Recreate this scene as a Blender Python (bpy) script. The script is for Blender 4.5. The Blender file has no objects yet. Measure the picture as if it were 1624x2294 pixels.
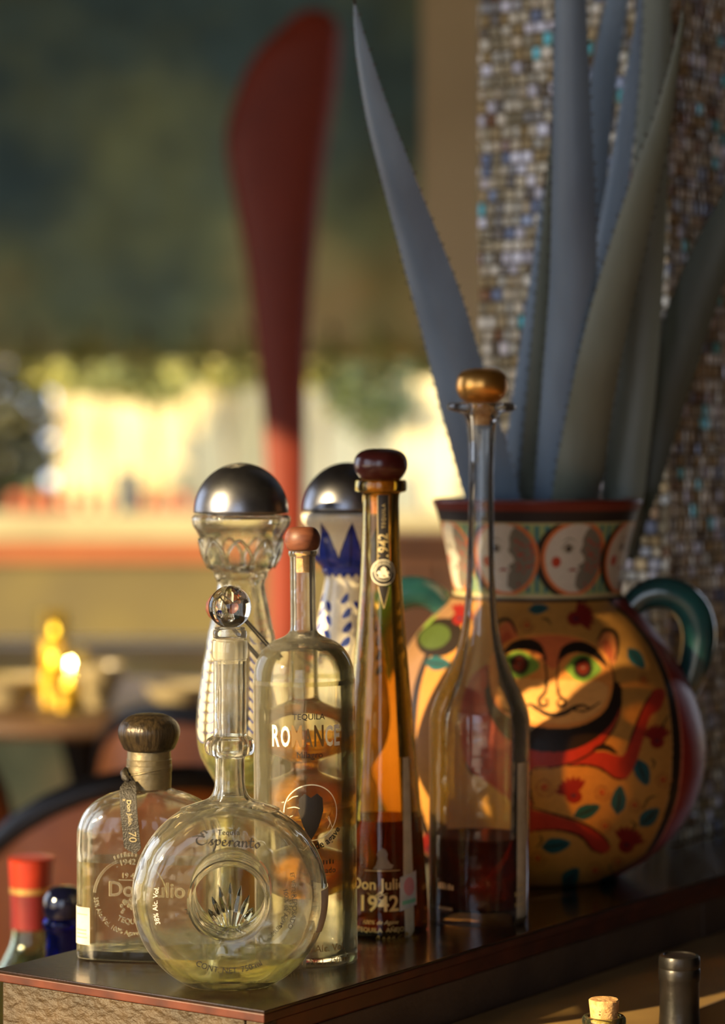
import bpy, bmesh, math, random
import numpy as np
from mathutils import Vector, Matrix

# ------------------------------------------------------------------ camera, world, sun, exposure
SC = bpy.context.scene
COL = SC.collection
F = 5752.0            # focal length in pixels of the 1624 px wide frame (85 mm on a 24 mm wide portrait frame)
CAMZ = 1.2            # lens height
LZ = 0.833            # top of the bar ledge
cam_d = bpy.data.cameras.new('camera')
cam = bpy.data.objects.new('camera', cam_d); COL.objects.link(cam)
cam.location = (0, 0, CAMZ); cam.rotation_euler = (math.pi/2, 0, 0)
cam_d.sensor_fit = 'HORIZONTAL'; cam_d.sensor_width = 24.0; cam_d.lens = 85.0
cam_d.shift_y = -(1147-1015)/1624.0
cam_d.clip_end = 200
cam_d.dof.use_dof = True
cam_d.dof.focus_distance = 1.785
cam_d.dof.aperture_fstop = 3.7
SC.camera = cam

w = bpy.data.worlds.new('sky'); SC.world = w; w.use_nodes = True
w.node_tree.nodes['Background'].inputs[0].default_value = (0.68, 0.76, 0.92, 1)
w.node_tree.nodes['Background'].inputs[1].default_value = 3.0

SUN_H = Vector((-0.81, -0.586, 0)).normalized()      # horizontal direction towards the sun
SUN_TAN = 0.374
sun_d = bpy.data.lights.new('sun', 'SUN'); sun_d.energy = 12.5; sun_d.angle = math.radians(0.9)
sun_d.color = (1.0, 0.74, 0.38)
sun = bpy.data.objects.new('sun', sun_d); COL.objects.link(sun)
to_sun = Vector((SUN_H.x, SUN_H.y, SUN_TAN)).normalized()
sun.rotation_euler = to_sun.to_track_quat('Z', 'Y').to_euler()
sun.location = to_sun*20

SC.view_settings.view_transform = 'Standard'
SC.view_settings.look = 'None'
SC.view_settings.gamma = 1.0
SC.view_settings.use_curve_mapping = False
SC.view_settings.exposure = 0.12
SC.cycles.max_bounces = 14
SC.cycles.transmission_bounces = 14
SC.cycles.transparent_max_bounces = 20
SC.cycles.glossy_bounces = 5
SC.cycles.diffuse_bounces = 3
SC.cycles.sample_clamp_indirect = 12.0
SC.cycles.blur_glossy = 0.3

rnd = random.Random(7)

# ------------------------------------------------------------------ materials
def srgb(r, g, b):
    f = lambda c: (c/255.0/12.92) if c/255.0 <= 0.04045 else ((c/255.0+0.055)/1.055)**2.4
    return (f(r), f(g), f(b), 1.0)

def node_mat(name):
    m = bpy.data.materials.new(name); m.use_nodes = True
    nt = m.node_tree; nt.nodes.clear()
    out = nt.nodes.new('ShaderNodeOutputMaterial')
    return m, nt, out

def mat(name, col, rough=0.5, metal=0.0, col2=None, scale=20.0, bump=0.0, bscale=None, coat=0.0, detail=4.0, stretch=(1, 1, 1), spec=0.5, sheen=0.0, ramp=(0.35, 0.65)):
    """Principled surface with a noise mix of two colours and a noise bump."""
    m, nt, out = node_mat(name)
    p = nt.nodes.new('ShaderNodeBsdfPrincipled')
    p.inputs['Base Color'].default_value = col
    p.inputs['Roughness'].default_value = rough
    p.inputs['Metallic'].default_value = metal
    p.inputs['Coat Weight'].default_value = coat
    p.inputs['Coat Roughness'].default_value = 0.08
    p.inputs['Specular IOR Level'].default_value = spec
    nt.links.new(p.outputs[0], out.inputs[0])
    tc = nt.nodes.new('ShaderNodeTexCoord'); mp = nt.nodes.new('ShaderNodeMapping')
    mp.inputs['Scale'].default_value = stretch
    nt.links.new(tc.outputs['Object'], mp.inputs[0])
    if col2 is not None:
        n = nt.nodes.new('ShaderNodeTexNoise'); n.inputs['Scale'].default_value = scale; n.inputs['Detail'].default_value = detail
        nt.links.new(mp.outputs[0], n.inputs['Vector'])
        cr = nt.nodes.new('ShaderNodeValToRGB')
        cr.color_ramp.elements[0].position = ramp[0]; cr.color_ramp.elements[1].position = ramp[1]
        cr.color_ramp.elements[0].color = col; cr.color_ramp.elements[1].color = col2
        nt.links.new(n.outputs[0], cr.inputs[0]); nt.links.new(cr.outputs[0], p.inputs['Base Color'])
    if bump > 0:
        n2 = nt.nodes.new('ShaderNodeTexNoise'); n2.inputs['Scale'].default_value = bscale or scale; n2.inputs['Detail'].default_value = 6
        nt.links.new(mp.outputs[0], n2.inputs['Vector'])
        b = nt.nodes.new('ShaderNodeBump'); b.inputs['Strength'].default_value = bump; b.inputs['Distance'].default_value = 0.004
        nt.links.new(n2.outputs[0], b.inputs['Height']); nt.links.new(b.outputs[0], p.inputs['Normal'])
    return m

def emit(name, col, s):
    m, nt, out = node_mat(name)
    e = nt.nodes.new('ShaderNodeEmission'); e.inputs[0].default_value = col; e.inputs[1].default_value = s
    nt.links.new(e.outputs[0], out.inputs[0]); return m

def vcol_mat(name, rough=0.3, coat=0.5, bump=0.0, spec=0.5):
    m, nt, out = node_mat(name)
    p = nt.nodes.new('ShaderNodeBsdfPrincipled'); p.inputs['Roughness'].default_value = rough
    p.inputs['Coat Weight'].default_value = coat; p.inputs['Coat Roughness'].default_value = 0.12
    p.inputs['Specular IOR Level'].default_value = spec
    a = nt.nodes.new('ShaderNodeAttribute'); a.attribute_name = 'paint'
    n = nt.nodes.new('ShaderNodeTexNoise'); n.inputs['Scale'].default_value = 60; n.inputs['Detail'].default_value = 5
    mx = nt.nodes.new('ShaderNodeMix'); mx.data_type = 'RGBA'; mx.blend_type = 'MULTIPLY'; mx.inputs[0].default_value = 0.35
    nt.links.new(a.outputs['Color'], mx.inputs[6]); nt.links.new(n.outputs[0], mx.inputs[7])
    nt.links.new(mx.outputs[2], p.inputs['Base Color'])
    nt.links.new(p.outputs[0], out.inputs[0]); return m

def glass(name, tint=(1, 1, 1, 1), ior=1.45, lo=0.30, hi=0.72, rough=0.0, edge=None, film=0.010, wavy=0.12):
    """Thin-walled glass: light passes nearly straight where it meets the wall square on, and is bent more and more towards the rim."""
    m, nt, out = node_mat(name)
    lw = nt.nodes.new('ShaderNodeLayerWeight'); lw.inputs[0].default_value = 0.5
    mr = nt.nodes.new('ShaderNodeMapRange'); mr.interpolation_type = 'SMOOTHSTEP'
    mr.inputs['From Min'].default_value = lo; mr.inputs['From Max'].default_value = hi
    nt.links.new(lw.outputs['Facing'], mr.inputs['Value'])
    tr = nt.nodes.new('ShaderNodeBsdfTransparent'); tr.inputs[0].default_value = tint
    gl = nt.nodes.new('ShaderNodeBsdfGlossy'); gl.inputs['Roughness'].default_value = max(rough, 0.03)
    fr = nt.nodes.new('ShaderNodeFresnel'); fr.inputs[0].default_value = ior
    thin = nt.nodes.new('ShaderNodeMixShader')
    nt.links.new(fr.outputs[0], thin.inputs[0]); nt.links.new(tr.outputs[0], thin.inputs[1]); nt.links.new(gl.outputs[0], thin.inputs[2])
    g = nt.nodes.new('ShaderNodeBsdfGlass'); g.inputs['Color'].default_value = edge or tint; g.inputs['IOR'].default_value = ior; g.inputs['Roughness'].default_value = rough
    if wavy > 0:      # slight unevenness of blown glass
        tcx = nt.nodes.new('ShaderNodeTexCoord'); nz = nt.nodes.new('ShaderNodeTexNoise'); nz.inputs['Scale'].default_value = 70; nz.inputs['Detail'].default_value = 1
        nt.links.new(tcx.outputs['Object'], nz.inputs['Vector'])
        bp_ = nt.nodes.new('ShaderNodeBump'); bp_.inputs['Strength'].default_value = wavy; bp_.inputs['Distance'].default_value = 0.004
        nt.links.new(nz.outputs[0], bp_.inputs['Height'])
        for q in (g, gl): nt.links.new(bp_.outputs[0], q.inputs['Normal'])
    mx = nt.nodes.new('ShaderNodeMixShader')
    nt.links.new(mr.outputs[0], mx.inputs[0]); nt.links.new(thin.outputs[0], mx.inputs[1]); nt.links.new(g.outputs[0], mx.inputs[2])
    # a pale dust film, added to give the glass its sunlit glow
    df = nt.nodes.new('ShaderNodeBsdfDiffuse'); df.inputs[0].default_value = (0.85*tint[0], 0.82*tint[1], 0.74*tint[2], 1)
    tl = nt.nodes.new('ShaderNodeBsdfTranslucent'); tl.inputs[0].default_value = (0.85*tint[0], 0.82*tint[1], 0.74*tint[2], 1)
    du = nt.nodes.new('ShaderNodeMixShader'); du.inputs[0].default_value = 0.5
    nt.links.new(df.outputs[0], du.inputs[1]); nt.links.new(tl.outputs[0], du.inputs[2])
    fin = nt.nodes.new('ShaderNodeMixShader')
    # film grows towards the rim, which puts bright outlines on the glass
    sb = nt.nodes.new('ShaderNodeMath'); sb.operation = 'SUBTRACT'; sb.inputs[0].default_value = 1.03; nt.links.new(lw.outputs['Facing'], sb.inputs[1])
    dv_ = nt.nodes.new('ShaderNodeMath'); dv_.operation = 'DIVIDE'; dv_.inputs[0].default_value = film; nt.links.new(sb.outputs[0], dv_.inputs[1])
    mn = nt.nodes.new('ShaderNodeMath'); mn.operation = 'MINIMUM'; mn.inputs[1].default_value = 0.45; nt.links.new(dv_.outputs[0], mn.inputs[0])
    nt.links.new(mn.outputs[0], fin.inputs[0])
    nt.links.new(mx.outputs[0], fin.inputs[1]); nt.links.new(du.outputs[0], fin.inputs[2])
    nt.links.new(fin.outputs[0], out.inputs[0]); return m

def liquid(name, col, ior=1.36, clear=0.2):
    m, nt, out = node_mat(name)
    g = nt.nodes.new('ShaderNodeBsdfGlass'); g.inputs['Color'].default_value = col; g.inputs['IOR'].default_value = ior; g.inputs['Roughness'].default_value = 0
    tr = nt.nodes.new('ShaderNodeBsdfTransparent'); tr.inputs[0].default_value = col
    mx = nt.nodes.new('ShaderNodeMixShader'); mx.inputs[0].default_value = clear
    nt.links.new(g.outputs[0], mx.inputs[1]); nt.links.new(tr.outputs[0], mx.inputs[2])
    nt.links.new(mx.outputs[0], out.inputs[0]); return m

M = {}
M['glass'] = glass('clear_glass', (0.99, 0.99, 0.965, 1), lo=0.42, hi=0.95, film=.021)
M['glass_decanter'] = glass('decanter_glass', (0.992, 0.99, 0.975, 1), lo=0.62, hi=1.1, film=.017)
M['glass_thick'] = glass('thick_clear_glass', (0.99, 0.985, 0.94, 1), lo=0.0, hi=0.45, film=.018, wavy=.25)
M['glass_warm'] = glass('warm_clear_glass', (0.98, 0.96, 0.88, 1))
M['amber_glass'] = glass('amber_glass', (0.97, 0.83, 0.46, 1), lo=0.3, hi=0.85, film=.008)
M['blue_glass'] = glass('cobalt_glass', (0.08, 0.14, 0.75, 1))
M['green_glass'] = glass('greenish_glass', (0.80, 0.86, 0.72, 1))
M['solid_glass'] = liquid('solid_glass', (0.99, 0.985, 0.95, 1), 1.47, 0.0)
M['emboss'] = glass('raised_glass', (0.99, 0.98, 0.92, 1), lo=0, hi=.3, rough=.05, film=.12)
M['frosted'] = glass('frosted_plug', (.97, .96, .92, 1), rough=.3, film=.25)
M['liq_pale'] = liquid('pale_tequila', (0.99, 0.95, 0.68, 1), 1.34, .3)
M['liq_clear'] = liquid('clear_tequila', (0.995, 0.98, 0.88, 1), 1.33, .45)
M['liq_outer'] = liquid('outer_chamber_tequila', (0.995, 0.98, 0.86, 1), 1.12, .45)
M['liq_amber'] = liquid('amber_tequila', (0.96, 0.66, 0.20, 1), 1.16, 0.4)
M['liq_brown'] = liquid('dark_amber_tequila', (0.50, 0.27, 0.06, 1), 1.36, 0.25)
M['liq_dark'] = liquid('dark_red_brown_tequila', (0.34, 0.085, 0.03, 1), 1.36, 0.25)
M['liq_green'] = liquid('pale_green_tequila', (0.92, 0.95, 0.66, 1), 1.3, 0.3)
M['bulb'] = glass('blown_inner_glass', (0.985, 0.965, 0.88, 1), ior=1.42, lo=0.35, hi=0.85, film=.04)
M['pewter'] = mat('brushed_pewter_cap', srgb(158, 160, 168), 0.32, 1.0, srgb(122, 124, 132), 40, bump=0.04, bscale=90)
M['foil'] = mat('dull_pewter_foil', srgb(140, 128, 100), 0.42, 0.85, srgb(105, 96, 75), 60, bump=0.12, bscale=160)
M['dark_wood'] = mat('dark_bronzed_wood', srgb(34, 28, 21), 0.30, 0.3, srgb(66, 54, 36), 90, bump=0.25, bscale=120, stretch=(4, 4, 0.25))
M['walnut'] = mat('walnut_stopper', srgb(112, 66, 44), 0.5, 0, srgb(88, 48, 32), 90, bump=0.06, stretch=(1, 1, 3))
M['maroon'] = mat('maroon_lacquered_wood', srgb(92, 34, 26), 0.28, 0, srgb(68, 22, 18), 40, coat=0.35)
M['gold_cap'] = mat('satin_gold_metal', srgb(232, 172, 90), 0.32, 0.9, srgb(220, 156, 76), 30)
M['cork'] = mat('cork', srgb(212, 170, 112), 0.8, 0, srgb(180, 132, 78), 260, bump=0.3, bscale=400)
M['cork_hole'] = mat('cork_pore', srgb(96, 52, 30), 0.9)
M['ink'] = mat('dark_print', srgb(34, 28, 18), 0.5)
M['ink_white'] = mat('pale_print', srgb(225, 220, 205), 0.5)
M['gold_ink'] = mat('gold_print', srgb(232, 205, 140), 0.35, 0.55)
M['cream_ink'] = mat('cream_print', srgb(236, 226, 196), 0.5)
M['bronze_ink'] = mat('bronze_print', srgb(120, 92, 50), 0.4, 0.3)
M['black_label'] = mat('black_label', srgb(42, 36, 30), 0.5)
M['paper'] = mat('white_paper_label', srgb(198, 190, 176), 0.7, 0, srgb(184, 174, 158), 120)
M['strip_paper'] = mat('aged_paper_strip', srgb(205, 186, 150), 0.75, 0, srgb(184, 164, 128), 90)
M['orange_ink'] = mat('orange_print', srgb(225, 170, 120), 0.6)
M['green_ink'] = mat('green_print', srgb(120, 175, 130), 0.6)
M['pink_ink'] = mat('pink_print', srgb(205, 130, 125), 0.6)
M['ribbon'] = mat('dark_leather_tag', srgb(30, 26, 20), 0.45, 0.1, srgb(48, 42, 32), 220, bump=0.35, bscale=900)
M['tag_ink'] = mat('tag_lettering', srgb(170, 155, 115), 0.4, 0.4)
M['leaf_white'] = mat('white_enamel', srgb(196, 188, 166), 0.4)
M['leaf_blue'] = mat('blue_enamel', srgb(44, 66, 160), 0.35)

# ------------------------------------------------------------------ mesh helpers
def link(o, parent=None):
    COL.objects.link(o)
    if parent is not None: o.parent = parent
    return o

def obj(name, verts, faces, m=None, parent=None, smooth=True, recalc=True, sharp=None):
    me = bpy.data.meshes.new(name)
    me.from_pydata([tuple(v) for v in verts], [], [tuple(int(i) for i in f) for f in faces])
    if recalc:
        bm = bmesh.new(); bm.from_mesh(me); bmesh.ops.recalc_face_normals(bm, faces=bm.faces); bm.to_mesh(me); bm.free()
    if smooth:
        me.polygons.foreach_set('use_smooth', [True]*len(me.polygons))
        if sharp is not None: me.set_sharp_from_angle(angle=math.radians(sharp))
    if m is not None: me.materials.append(m)
    me.update()
    return link(bpy.data.objects.new(name, me), parent)

def tag(o, label=None, cat=None, group=None, kind=None):
    if label: o['label'] = label
    if cat: o['category'] = cat
    if group: o['group'] = group
    if kind: o['kind'] = kind
    return o

def root(name, loc, label, cat, rz=0.0, tilt=0.0, group=None, kind=None):
    o = bpy.data.objects.new(name, None); COL.objects.link(o)
    o.empty_display_size = 0.02
    o.location = loc; o.rotation_euler = (0, tilt, rz)
    return tag(o, label, cat, group, kind)

class MB:
    """Collects vertices and faces for one mesh."""
    def __init__(s): s.v = []; s.f = []
    def add(s, V, Fc):
        n = len(s.v); s.v += [tuple(p) for p in V]; s.f += [tuple(i+n for i in f) for f in Fc]; return s
    def box(s, a, b):
        x0, y0, z0 = a; x1, y1, z1 = b
        V = [(x0, y0, z0), (x1, y0, z0), (x1, y1, z0), (x0, y1, z0), (x0, y0, z1), (x1, y0, z1), (x1, y1, z1), (x0, y1, z1)]
        return s.add(V, [(0, 3, 2, 1), (4, 5, 6, 7), (0, 1, 5, 4), (1, 2, 6, 5), (2, 3, 7, 6), (3, 0, 4, 7)])
    def build(s, name, m=None, parent=None, smooth=False, bevel=0.0, sharp=None, recalc=True):
        o = obj(name, s.v, s.f, m, parent, smooth, recalc, sharp)
        if bevel > 0:
            bm = bmesh.new(); bm.from_mesh(o.data)
            bmesh.ops.bevel(bm, geom=bm.edges[:], offset=bevel, segments=2, affect='EDGES', profile=0.5)
            bm.to_mesh(o.data); bm.free()
        return o

def crom(pts, n=6):
    """Catmull-Rom resampling of a list of tuples."""
    P = [np.array(p, float) for p in pts]
    P = [2*P[0]-P[1]] + P + [2*P[-1]-P[-2]]
    out = []
    for i in range(1, len(P)-2):
        for k in range(n):
            t = k/n
            out.append(0.5*((2*P[i])+(P[i+1]-P[i-1])*t+(2*P[i-1]-5*P[i]+4*P[i+1]-P[i+2])*t*t+(-P[i-1]+3*P[i]-3*P[i+1]+P[i+2])*t**3))
    out.append(P[-2])
    return [tuple(p) for p in out]

def lathe(prof, seg=72, wave=None):
    """Revolve (r, z) points about z. wave(theta, z) scales the radius."""
    V = []; Fc = []; rings = []
    for r, z in prof:
        if r < 1e-6:
            rings.append([len(V)]); V.append((0, 0, z))
        else:
            rings.append(list(range(len(V), len(V)+seg)))
            for k in range(seg):
                a = 2*math.pi*k/seg; rr = r*(wave(a, z) if wave else 1)
                V.append((rr*math.sin(a), -rr*math.cos(a), z))
    for A, B in zip(rings[:-1], rings[1:]):
        for k in range(seg):
            k2 = (k+1) % seg
            if len(A) == 1 and len(B) == 1: continue
            if len(A) == 1: Fc.append((A[0], B[k2], B[k]))
            elif len(B) == 1: Fc.append((A[k], A[k2], B[0]))
            else: Fc.append((A[k], A[k2], B[k2], B[k]))
    return V, Fc

def lathe_obj(name, prof, m, parent, seg=72, wave=None, sharp=40):
    V, Fc = lathe(prof, seg, wave)
    return obj(name, V, Fc, m, parent, True, True, sharp)

def tube(mb, pts, rad, seg=12, cap=True):
    """Sweep a circle along pts; rad a number or list."""
    P = [Vector(p) for p in pts]; n = len(P)
    R = rad if isinstance(rad, (list, tuple)) else [rad]*n
    up = Vector((0, 0, 1)); V = []; rings = []
    T0 = (P[1]-P[0]).normalized()
    nrm = T0.orthogonal().normalized()
    for i in range(n):
        T = (P[min(i+1, n-1)]-P[max(i-1, 0)]).normalized()
        nrm = (nrm - T*nrm.dot(T)).normalized(); b = T.cross(nrm)
        rings.append(len(V))
        for k in range(seg):
            a = 2*math.pi*k/seg
            V.append(P[i]+(nrm*math.cos(a)+b*math.sin(a))*R[i])
    Fc = []
    for i in range(n-1):
        for k in range(seg):
            Fc.append((rings[i]+k, rings[i]+(k+1) % seg, rings[i+1]+(k+1) % seg, rings[i+1]+k))
    if cap:
        Fc.append(tuple(range(rings[0], rings[0]+seg))[::-1]); Fc.append(tuple(range(rings[-1], rings[-1]+seg)))
    mb.add(V, Fc); return mb

def loft(rings, cap=True):
    n = len(rings[0]); V = [p for r in rings for p in r]; Fc = []
    for i in range(len(rings)-1):
        for k in range(n):
            k2 = (k+1) % n
            Fc.append((i*n+k, i*n+k2, (i+1)*n+k2, (i+1)*n+k))
    if cap:
        Fc.append(tuple(range(n))[::-1]); Fc.append(tuple(range((len(rings)-1)*n, len(rings)*n)))
    return V, Fc

def superring(a, b, e, z, n=72):
    out = []
    for k in range(n):
        t = 2*math.pi*k/n; c, s_ = math.cos(t), math.sin(t)
        out.append((a*math.copysign(abs(c)**(2/e), c), b*math.copysign(abs(s_)**(2/e), s_), z))
    return out

def nested(name, outer, inner, m, parent, sharp=None):
    """Hollow glass: an outer closed skin and an inner closed skin turned inside out."""
    bm = bmesh.new()
    def put(V, Fc, flip):
        vs = [bm.verts.new(v) for v in V]; fs = []
        for f in Fc:
            try: fs.append(bm.faces.new([vs[i] for i in f]))
            except ValueError: pass
        bmesh.ops.recalc_face_normals(bm, faces=fs)
        if flip: bmesh.ops.reverse_faces(bm, faces=fs)
    put(*outer, False); put(*inner, True)
    me = bpy.data.meshes.new(name); bm.to_mesh(me); bm.free()
    me.polygons.foreach_set('use_smooth', [True]*len(me.polygons))
    if sharp: me.set_sharp_from_angle(angle=math.radians(sharp))
    me.materials.append(m)
    return link(bpy.data.objects.new(name, me), parent)

def prof_px(s, pts, base=None):
    """(y pixel, half width pixel) measured at s px per cm -> (r, z) in metres above the ledge."""
    yb = 1015+36.7*s
    return [(hw/s/100.0, (yb-y)/s/100.0) for y, hw in pts]

def shell_prof(outer, th, base, lip_z=None):
    """Closed profile of a hollow bottle from an outer profile listed bottom to top."""
    inner = [(max(r-th, 0.0015), z) for r, z in outer if z > base]
    return [(0, outer[0][1])] + outer + inner[::-1] + [(max(inner[0][0]-0.002, .001), base), (0, base)]

def fill_prof(outer, th, base, level, grow=0.0005):
    zs = [z for r, z in outer]; rs = [r for r, z in outer]
    pts = [(max(r-th+grow, .001), z) for r, z in outer if base < z < level]
    rl = float(np.interp(level, zs, rs))-th+grow
    return [(0, base-grow), (max(pts[0][0]-0.002, .001), base-grow)] + pts + [(rl, level), (0, level)]

_txt = {}
def text2d(s, size=1.0, bold=0.0, shear=0.0, spacing=1.0):
    """Filled lettering as flat polygons centred on the origin."""
    key = (s, bold, shear, spacing)
    if key not in _txt:
        cu = bpy.data.curves.new('lettering', 'FONT'); cu.body = s; cu.size = 1.0; cu.align_x = 'CENTER'; cu.align_y = 'BOTTOM_BASELINE'
        cu.offset = bold; cu.shear = shear; cu.space_character = spacing; cu.resolution_u = 3; cu.fill_mode = 'FRONT'
        o = bpy.data.objects.new('lettering', cu); COL.objects.link(o)
        dg = bpy.context.evaluated_depsgraph_get(); e = o.evaluated_get(dg); me = e.to_mesh()
        V = [(v.co.x, v.co.y) for v in me.vertices]; Fc = [tuple(p.vertices) for p in me.polygons]
        e.to_mesh_clear(); bpy.data.objects.remove(o); bpy.data.curves.remove(cu)
        _txt[key] = (V, Fc)
    V, Fc = _txt[key]
    return [(x*size, y*size) for x, y in V], Fc

def poly2d(pts): return list(pts), [tuple(range(len(pts)))]

def ring2d(cx, cy, r0, r1, n=48, a0=0, a1=2*math.pi):
    V = []; Fc = []
    for k in range(n+1):
        a = a0+(a1-a0)*k/n
        V += [(cx+r0*math.cos(a), cy+r0*math.sin(a)), (cx+r1*math.cos(a), cy+r1*math.sin(a))]
    for k in range(n): Fc.append((2*k, 2*k+1, 2*k+3, 2*k+2))
    return V, Fc

def disc2d(cx, cy, rx, ry=None, n=32, rot=0):
    ry = ry or rx; c, s_ = math.cos(rot), math.sin(rot)
    return [(cx+rx*math.cos(2*math.pi*k/n)*c-ry*math.sin(2*math.pi*k/n)*s_, cy+rx*math.cos(2*math.pi*k/n)*s_+ry*math.sin(2*math.pi*k/n)*c) for k in range(n)], [tuple(range(n))]

def stroke2d(pts, wdt, pen=None, n=6, taper=True):
    """A brush stroke along pts; pen (angle) makes it calligraphic."""
    C = crom(pts, n) if len(pts) > 2 else [tuple(p) for p in pts]
    V = []; Fc = []; L = len(C)
    for i, p in enumerate(C):
        q0 = C[max(i-1, 0)]; q1 = C[min(i+1, L-1)]
        dx, dy = q1[0]-q0[0], q1[1]-q0[1]; l = math.hypot(dx, dy) or 1; dx /= l; dy /= l
        if pen is None:
            k = wdt*(0.35+0.65*math.sin(math.pi*(i+0.3)/(L-0.4))) if taper else wdt
        else:
            k = wdt*(0.25+0.75*abs(dx*math.sin(pen)-dy*math.cos(pen)))
        V += [(p[0]-dy*k/2, p[1]+dx*k/2), (p[0]+dy*k/2, p[1]-dx*k/2)]
    for i in range(L-1): Fc.append((2*i, 2*i+1, 2*i+3, 2*i+2))
    return V, Fc

def place2d(name, shapes, fn, m, parent, thick=0.0):
    """Put flat shapes on a surface: fn(u, v) -> 3-D point."""
    out = []
    for grp in ([[s_] for s_ in shapes] if len(shapes) <= 6 else [shapes]):
        mb = MB()
        for V, Fc in grp: mb.add([fn(u, v) for u, v in V], Fc)
        out.append(mb.build(name, m, parent, smooth=False, recalc=False))
    return out

def off(shape, du, dv, sc=1.0):
    V, Fc = shape
    return [(u*sc+du, v*sc+dv) for u, v in V], Fc

def refine(shape, step):
    """Split long edges so that a shape can bend round a surface."""
    V, Fc = shape
    bm = bmesh.new(); vs = [bm.verts.new((u, v, 0)) for u, v in V]
    for f in Fc:
        try: bm.faces.new([vs[i] for i in f])
        except ValueError: pass
    bmesh.ops.triangulate(bm, faces=bm.faces[:])
    for _ in range(4):
        es = [e for e in bm.edges if e.calc_length() > step]
        if not es: break
        bmesh.ops.subdivide_edges(bm, edges=es, cuts=1)
        bmesh.ops.triangulate(bm, faces=bm.faces[:])
    bm.verts.index_update()
    out = ([(v.co.x, v.co.y) for v in bm.verts], [tuple(v.index for v in f.verts) for f in bm.faces]); bm.free()
    return out

def on_lathe(prof, th0, z0, eps=0.00025):
    zs = np.array([z for r, z in prof]); rs = np.array([r for r, z in prof])
    def fn(u, v):
        z = z0+v; r = float(np.interp(z, zs, rs))+eps; r0 = float(np.interp(z0, zs, rs))
        t = th0+u/max(r0, .004)
        return (r*math.sin(t), -r*math.cos(t), z)
    return fn

def marks2d(width, h, n, seed=1):
    """A line of tiny upright strokes: print too small to read."""
    q = random.Random(seed); V = []; Fc = []
    for i in range(n):
        x = -width/2+width*(i+.5)/n; w2 = width/n*q.uniform(.18, .34); h2 = h*q.uniform(.7, 1.0); k = len(V)
        V += [(x-w2, 0), (x+w2, 0), (x+w2*.8, h2), (x-w2*.8, h2)]; Fc.append((k, k+1, k+2, k+3))
    return V, Fc

def boolean(base, others, op):
    """Boolean of ((V,F), ...) solids -> (V, F)."""
    def tmp(g):
        o = obj('solid', g[0], g[1], None, None, False, True); return o
    o = tmp(base); oo = [tmp(g) for g in others]
    for q, b in zip(oo, op):
        md = o.modifiers.new('b', 'BOOLEAN'); md.object = q; md.operation = b; md.solver = 'EXACT'
    dg = bpy.context.evaluated_depsgraph_get(); e = o.evaluated_get(dg); me = e.to_mesh()
    V = [tuple(v.co) for v in me.vertices]; Fc = [tuple(p.vertices) for p in me.polygons]
    e.to_mesh_clear()
    for q in [o]+oo:
        d = q.data; bpy.data.objects.remove(q); bpy.data.meshes.remove(d)
    return V, Fc

def at(x, y, d): return Vector(((x-812)/F*d, d, CAMZ-(y-1015)/F*d))

# ------------------------------------------------------------------ the room
M['floor'] = mat('warm_floor_boards', srgb(158, 124, 84), 0.6, 0, srgb(132, 100, 66), 6, stretch=(1, 8, 1))
M['ceiling'] = mat('dark_ceiling_paint', srgb(70, 66, 58), 0.8)
M['plaster'] = mat('warm_wall_plaster', srgb(120, 105, 82), 0.85, 0, srgb(100, 88, 70), 3, bump=0.2, bscale=40)
M['dark_plaster'] = mat('dark_wall_plaster', srgb(58, 50, 42), 0.85, 0, srgb(44, 38, 32), 3)
M['patio_ground'] = mat('pale_paving', srgb(205, 190, 160), 0.85, 0, srgb(180, 165, 138), 2)
M['patio_cream'] = mat('cream_render', srgb(226, 214, 168), 0.85, 0, srgb(206, 192, 142), 2)
M['trim'] = mat('brown_trim_paint', srgb(206, 184, 140), 0.7, 0, srgb(186, 164, 122), 2)

def mural_mat():
    m, nt, out = node_mat('mural_paint')
    p = nt.nodes.new('ShaderNodeBsdfPrincipled'); p.inputs['Roughness'].default_value = 0.8
    tc = nt.nodes.new('ShaderNodeTexCoord')
    n = nt.nodes.new('ShaderNodeTexNoise'); n.inputs['Scale'].default_value = 1.6; n.inputs['Detail'].default_value = 3
    n2 = nt.nodes.new('ShaderNodeTexNoise'); n2.inputs['Scale'].default_value = 7; n2.inputs['Detail'].default_value = 4
    nt.links.new(tc.outputs['Object'], n.inputs['Vector']); nt.links.new(tc.outputs['Object'], n2.inputs['Vector'])
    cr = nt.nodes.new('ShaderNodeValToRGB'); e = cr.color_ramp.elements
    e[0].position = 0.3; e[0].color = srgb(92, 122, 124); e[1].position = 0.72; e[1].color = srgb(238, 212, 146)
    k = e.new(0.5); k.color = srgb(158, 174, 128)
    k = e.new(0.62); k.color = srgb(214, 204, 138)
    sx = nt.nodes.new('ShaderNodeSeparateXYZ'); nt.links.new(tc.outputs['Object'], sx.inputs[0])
    mrz = nt.nodes.new('ShaderNodeMapRange'); mrz.inputs['From Min'].default_value = 2.3; mrz.inputs['From Max'].default_value = 1.3; mrz.inputs['To Min'].default_value = -.18; mrz.inputs['To Max'].default_value = .16  # bounce light from below put into the paint: lighter low, darker high
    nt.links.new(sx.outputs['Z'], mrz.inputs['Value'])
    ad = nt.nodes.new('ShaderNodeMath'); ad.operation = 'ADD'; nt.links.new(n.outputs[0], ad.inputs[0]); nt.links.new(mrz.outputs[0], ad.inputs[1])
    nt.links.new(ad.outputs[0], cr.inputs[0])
    mx = nt.nodes.new('ShaderNodeMix'); mx.data_type = 'RGBA'; mx.blend_type = 'OVERLAY'; mx.inputs[0].default_value = 0.5
    nt.links.new(cr.outputs[0], mx.inputs[6]); nt.links.new(n2.outputs[0], mx.inputs[7])
    nt.links.new(mx.outputs[2], p.inputs['Base Color']); nt.links.new(p.outputs[0], out.inputs[0])
    return m
M['mural'] = mural_mat()

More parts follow.
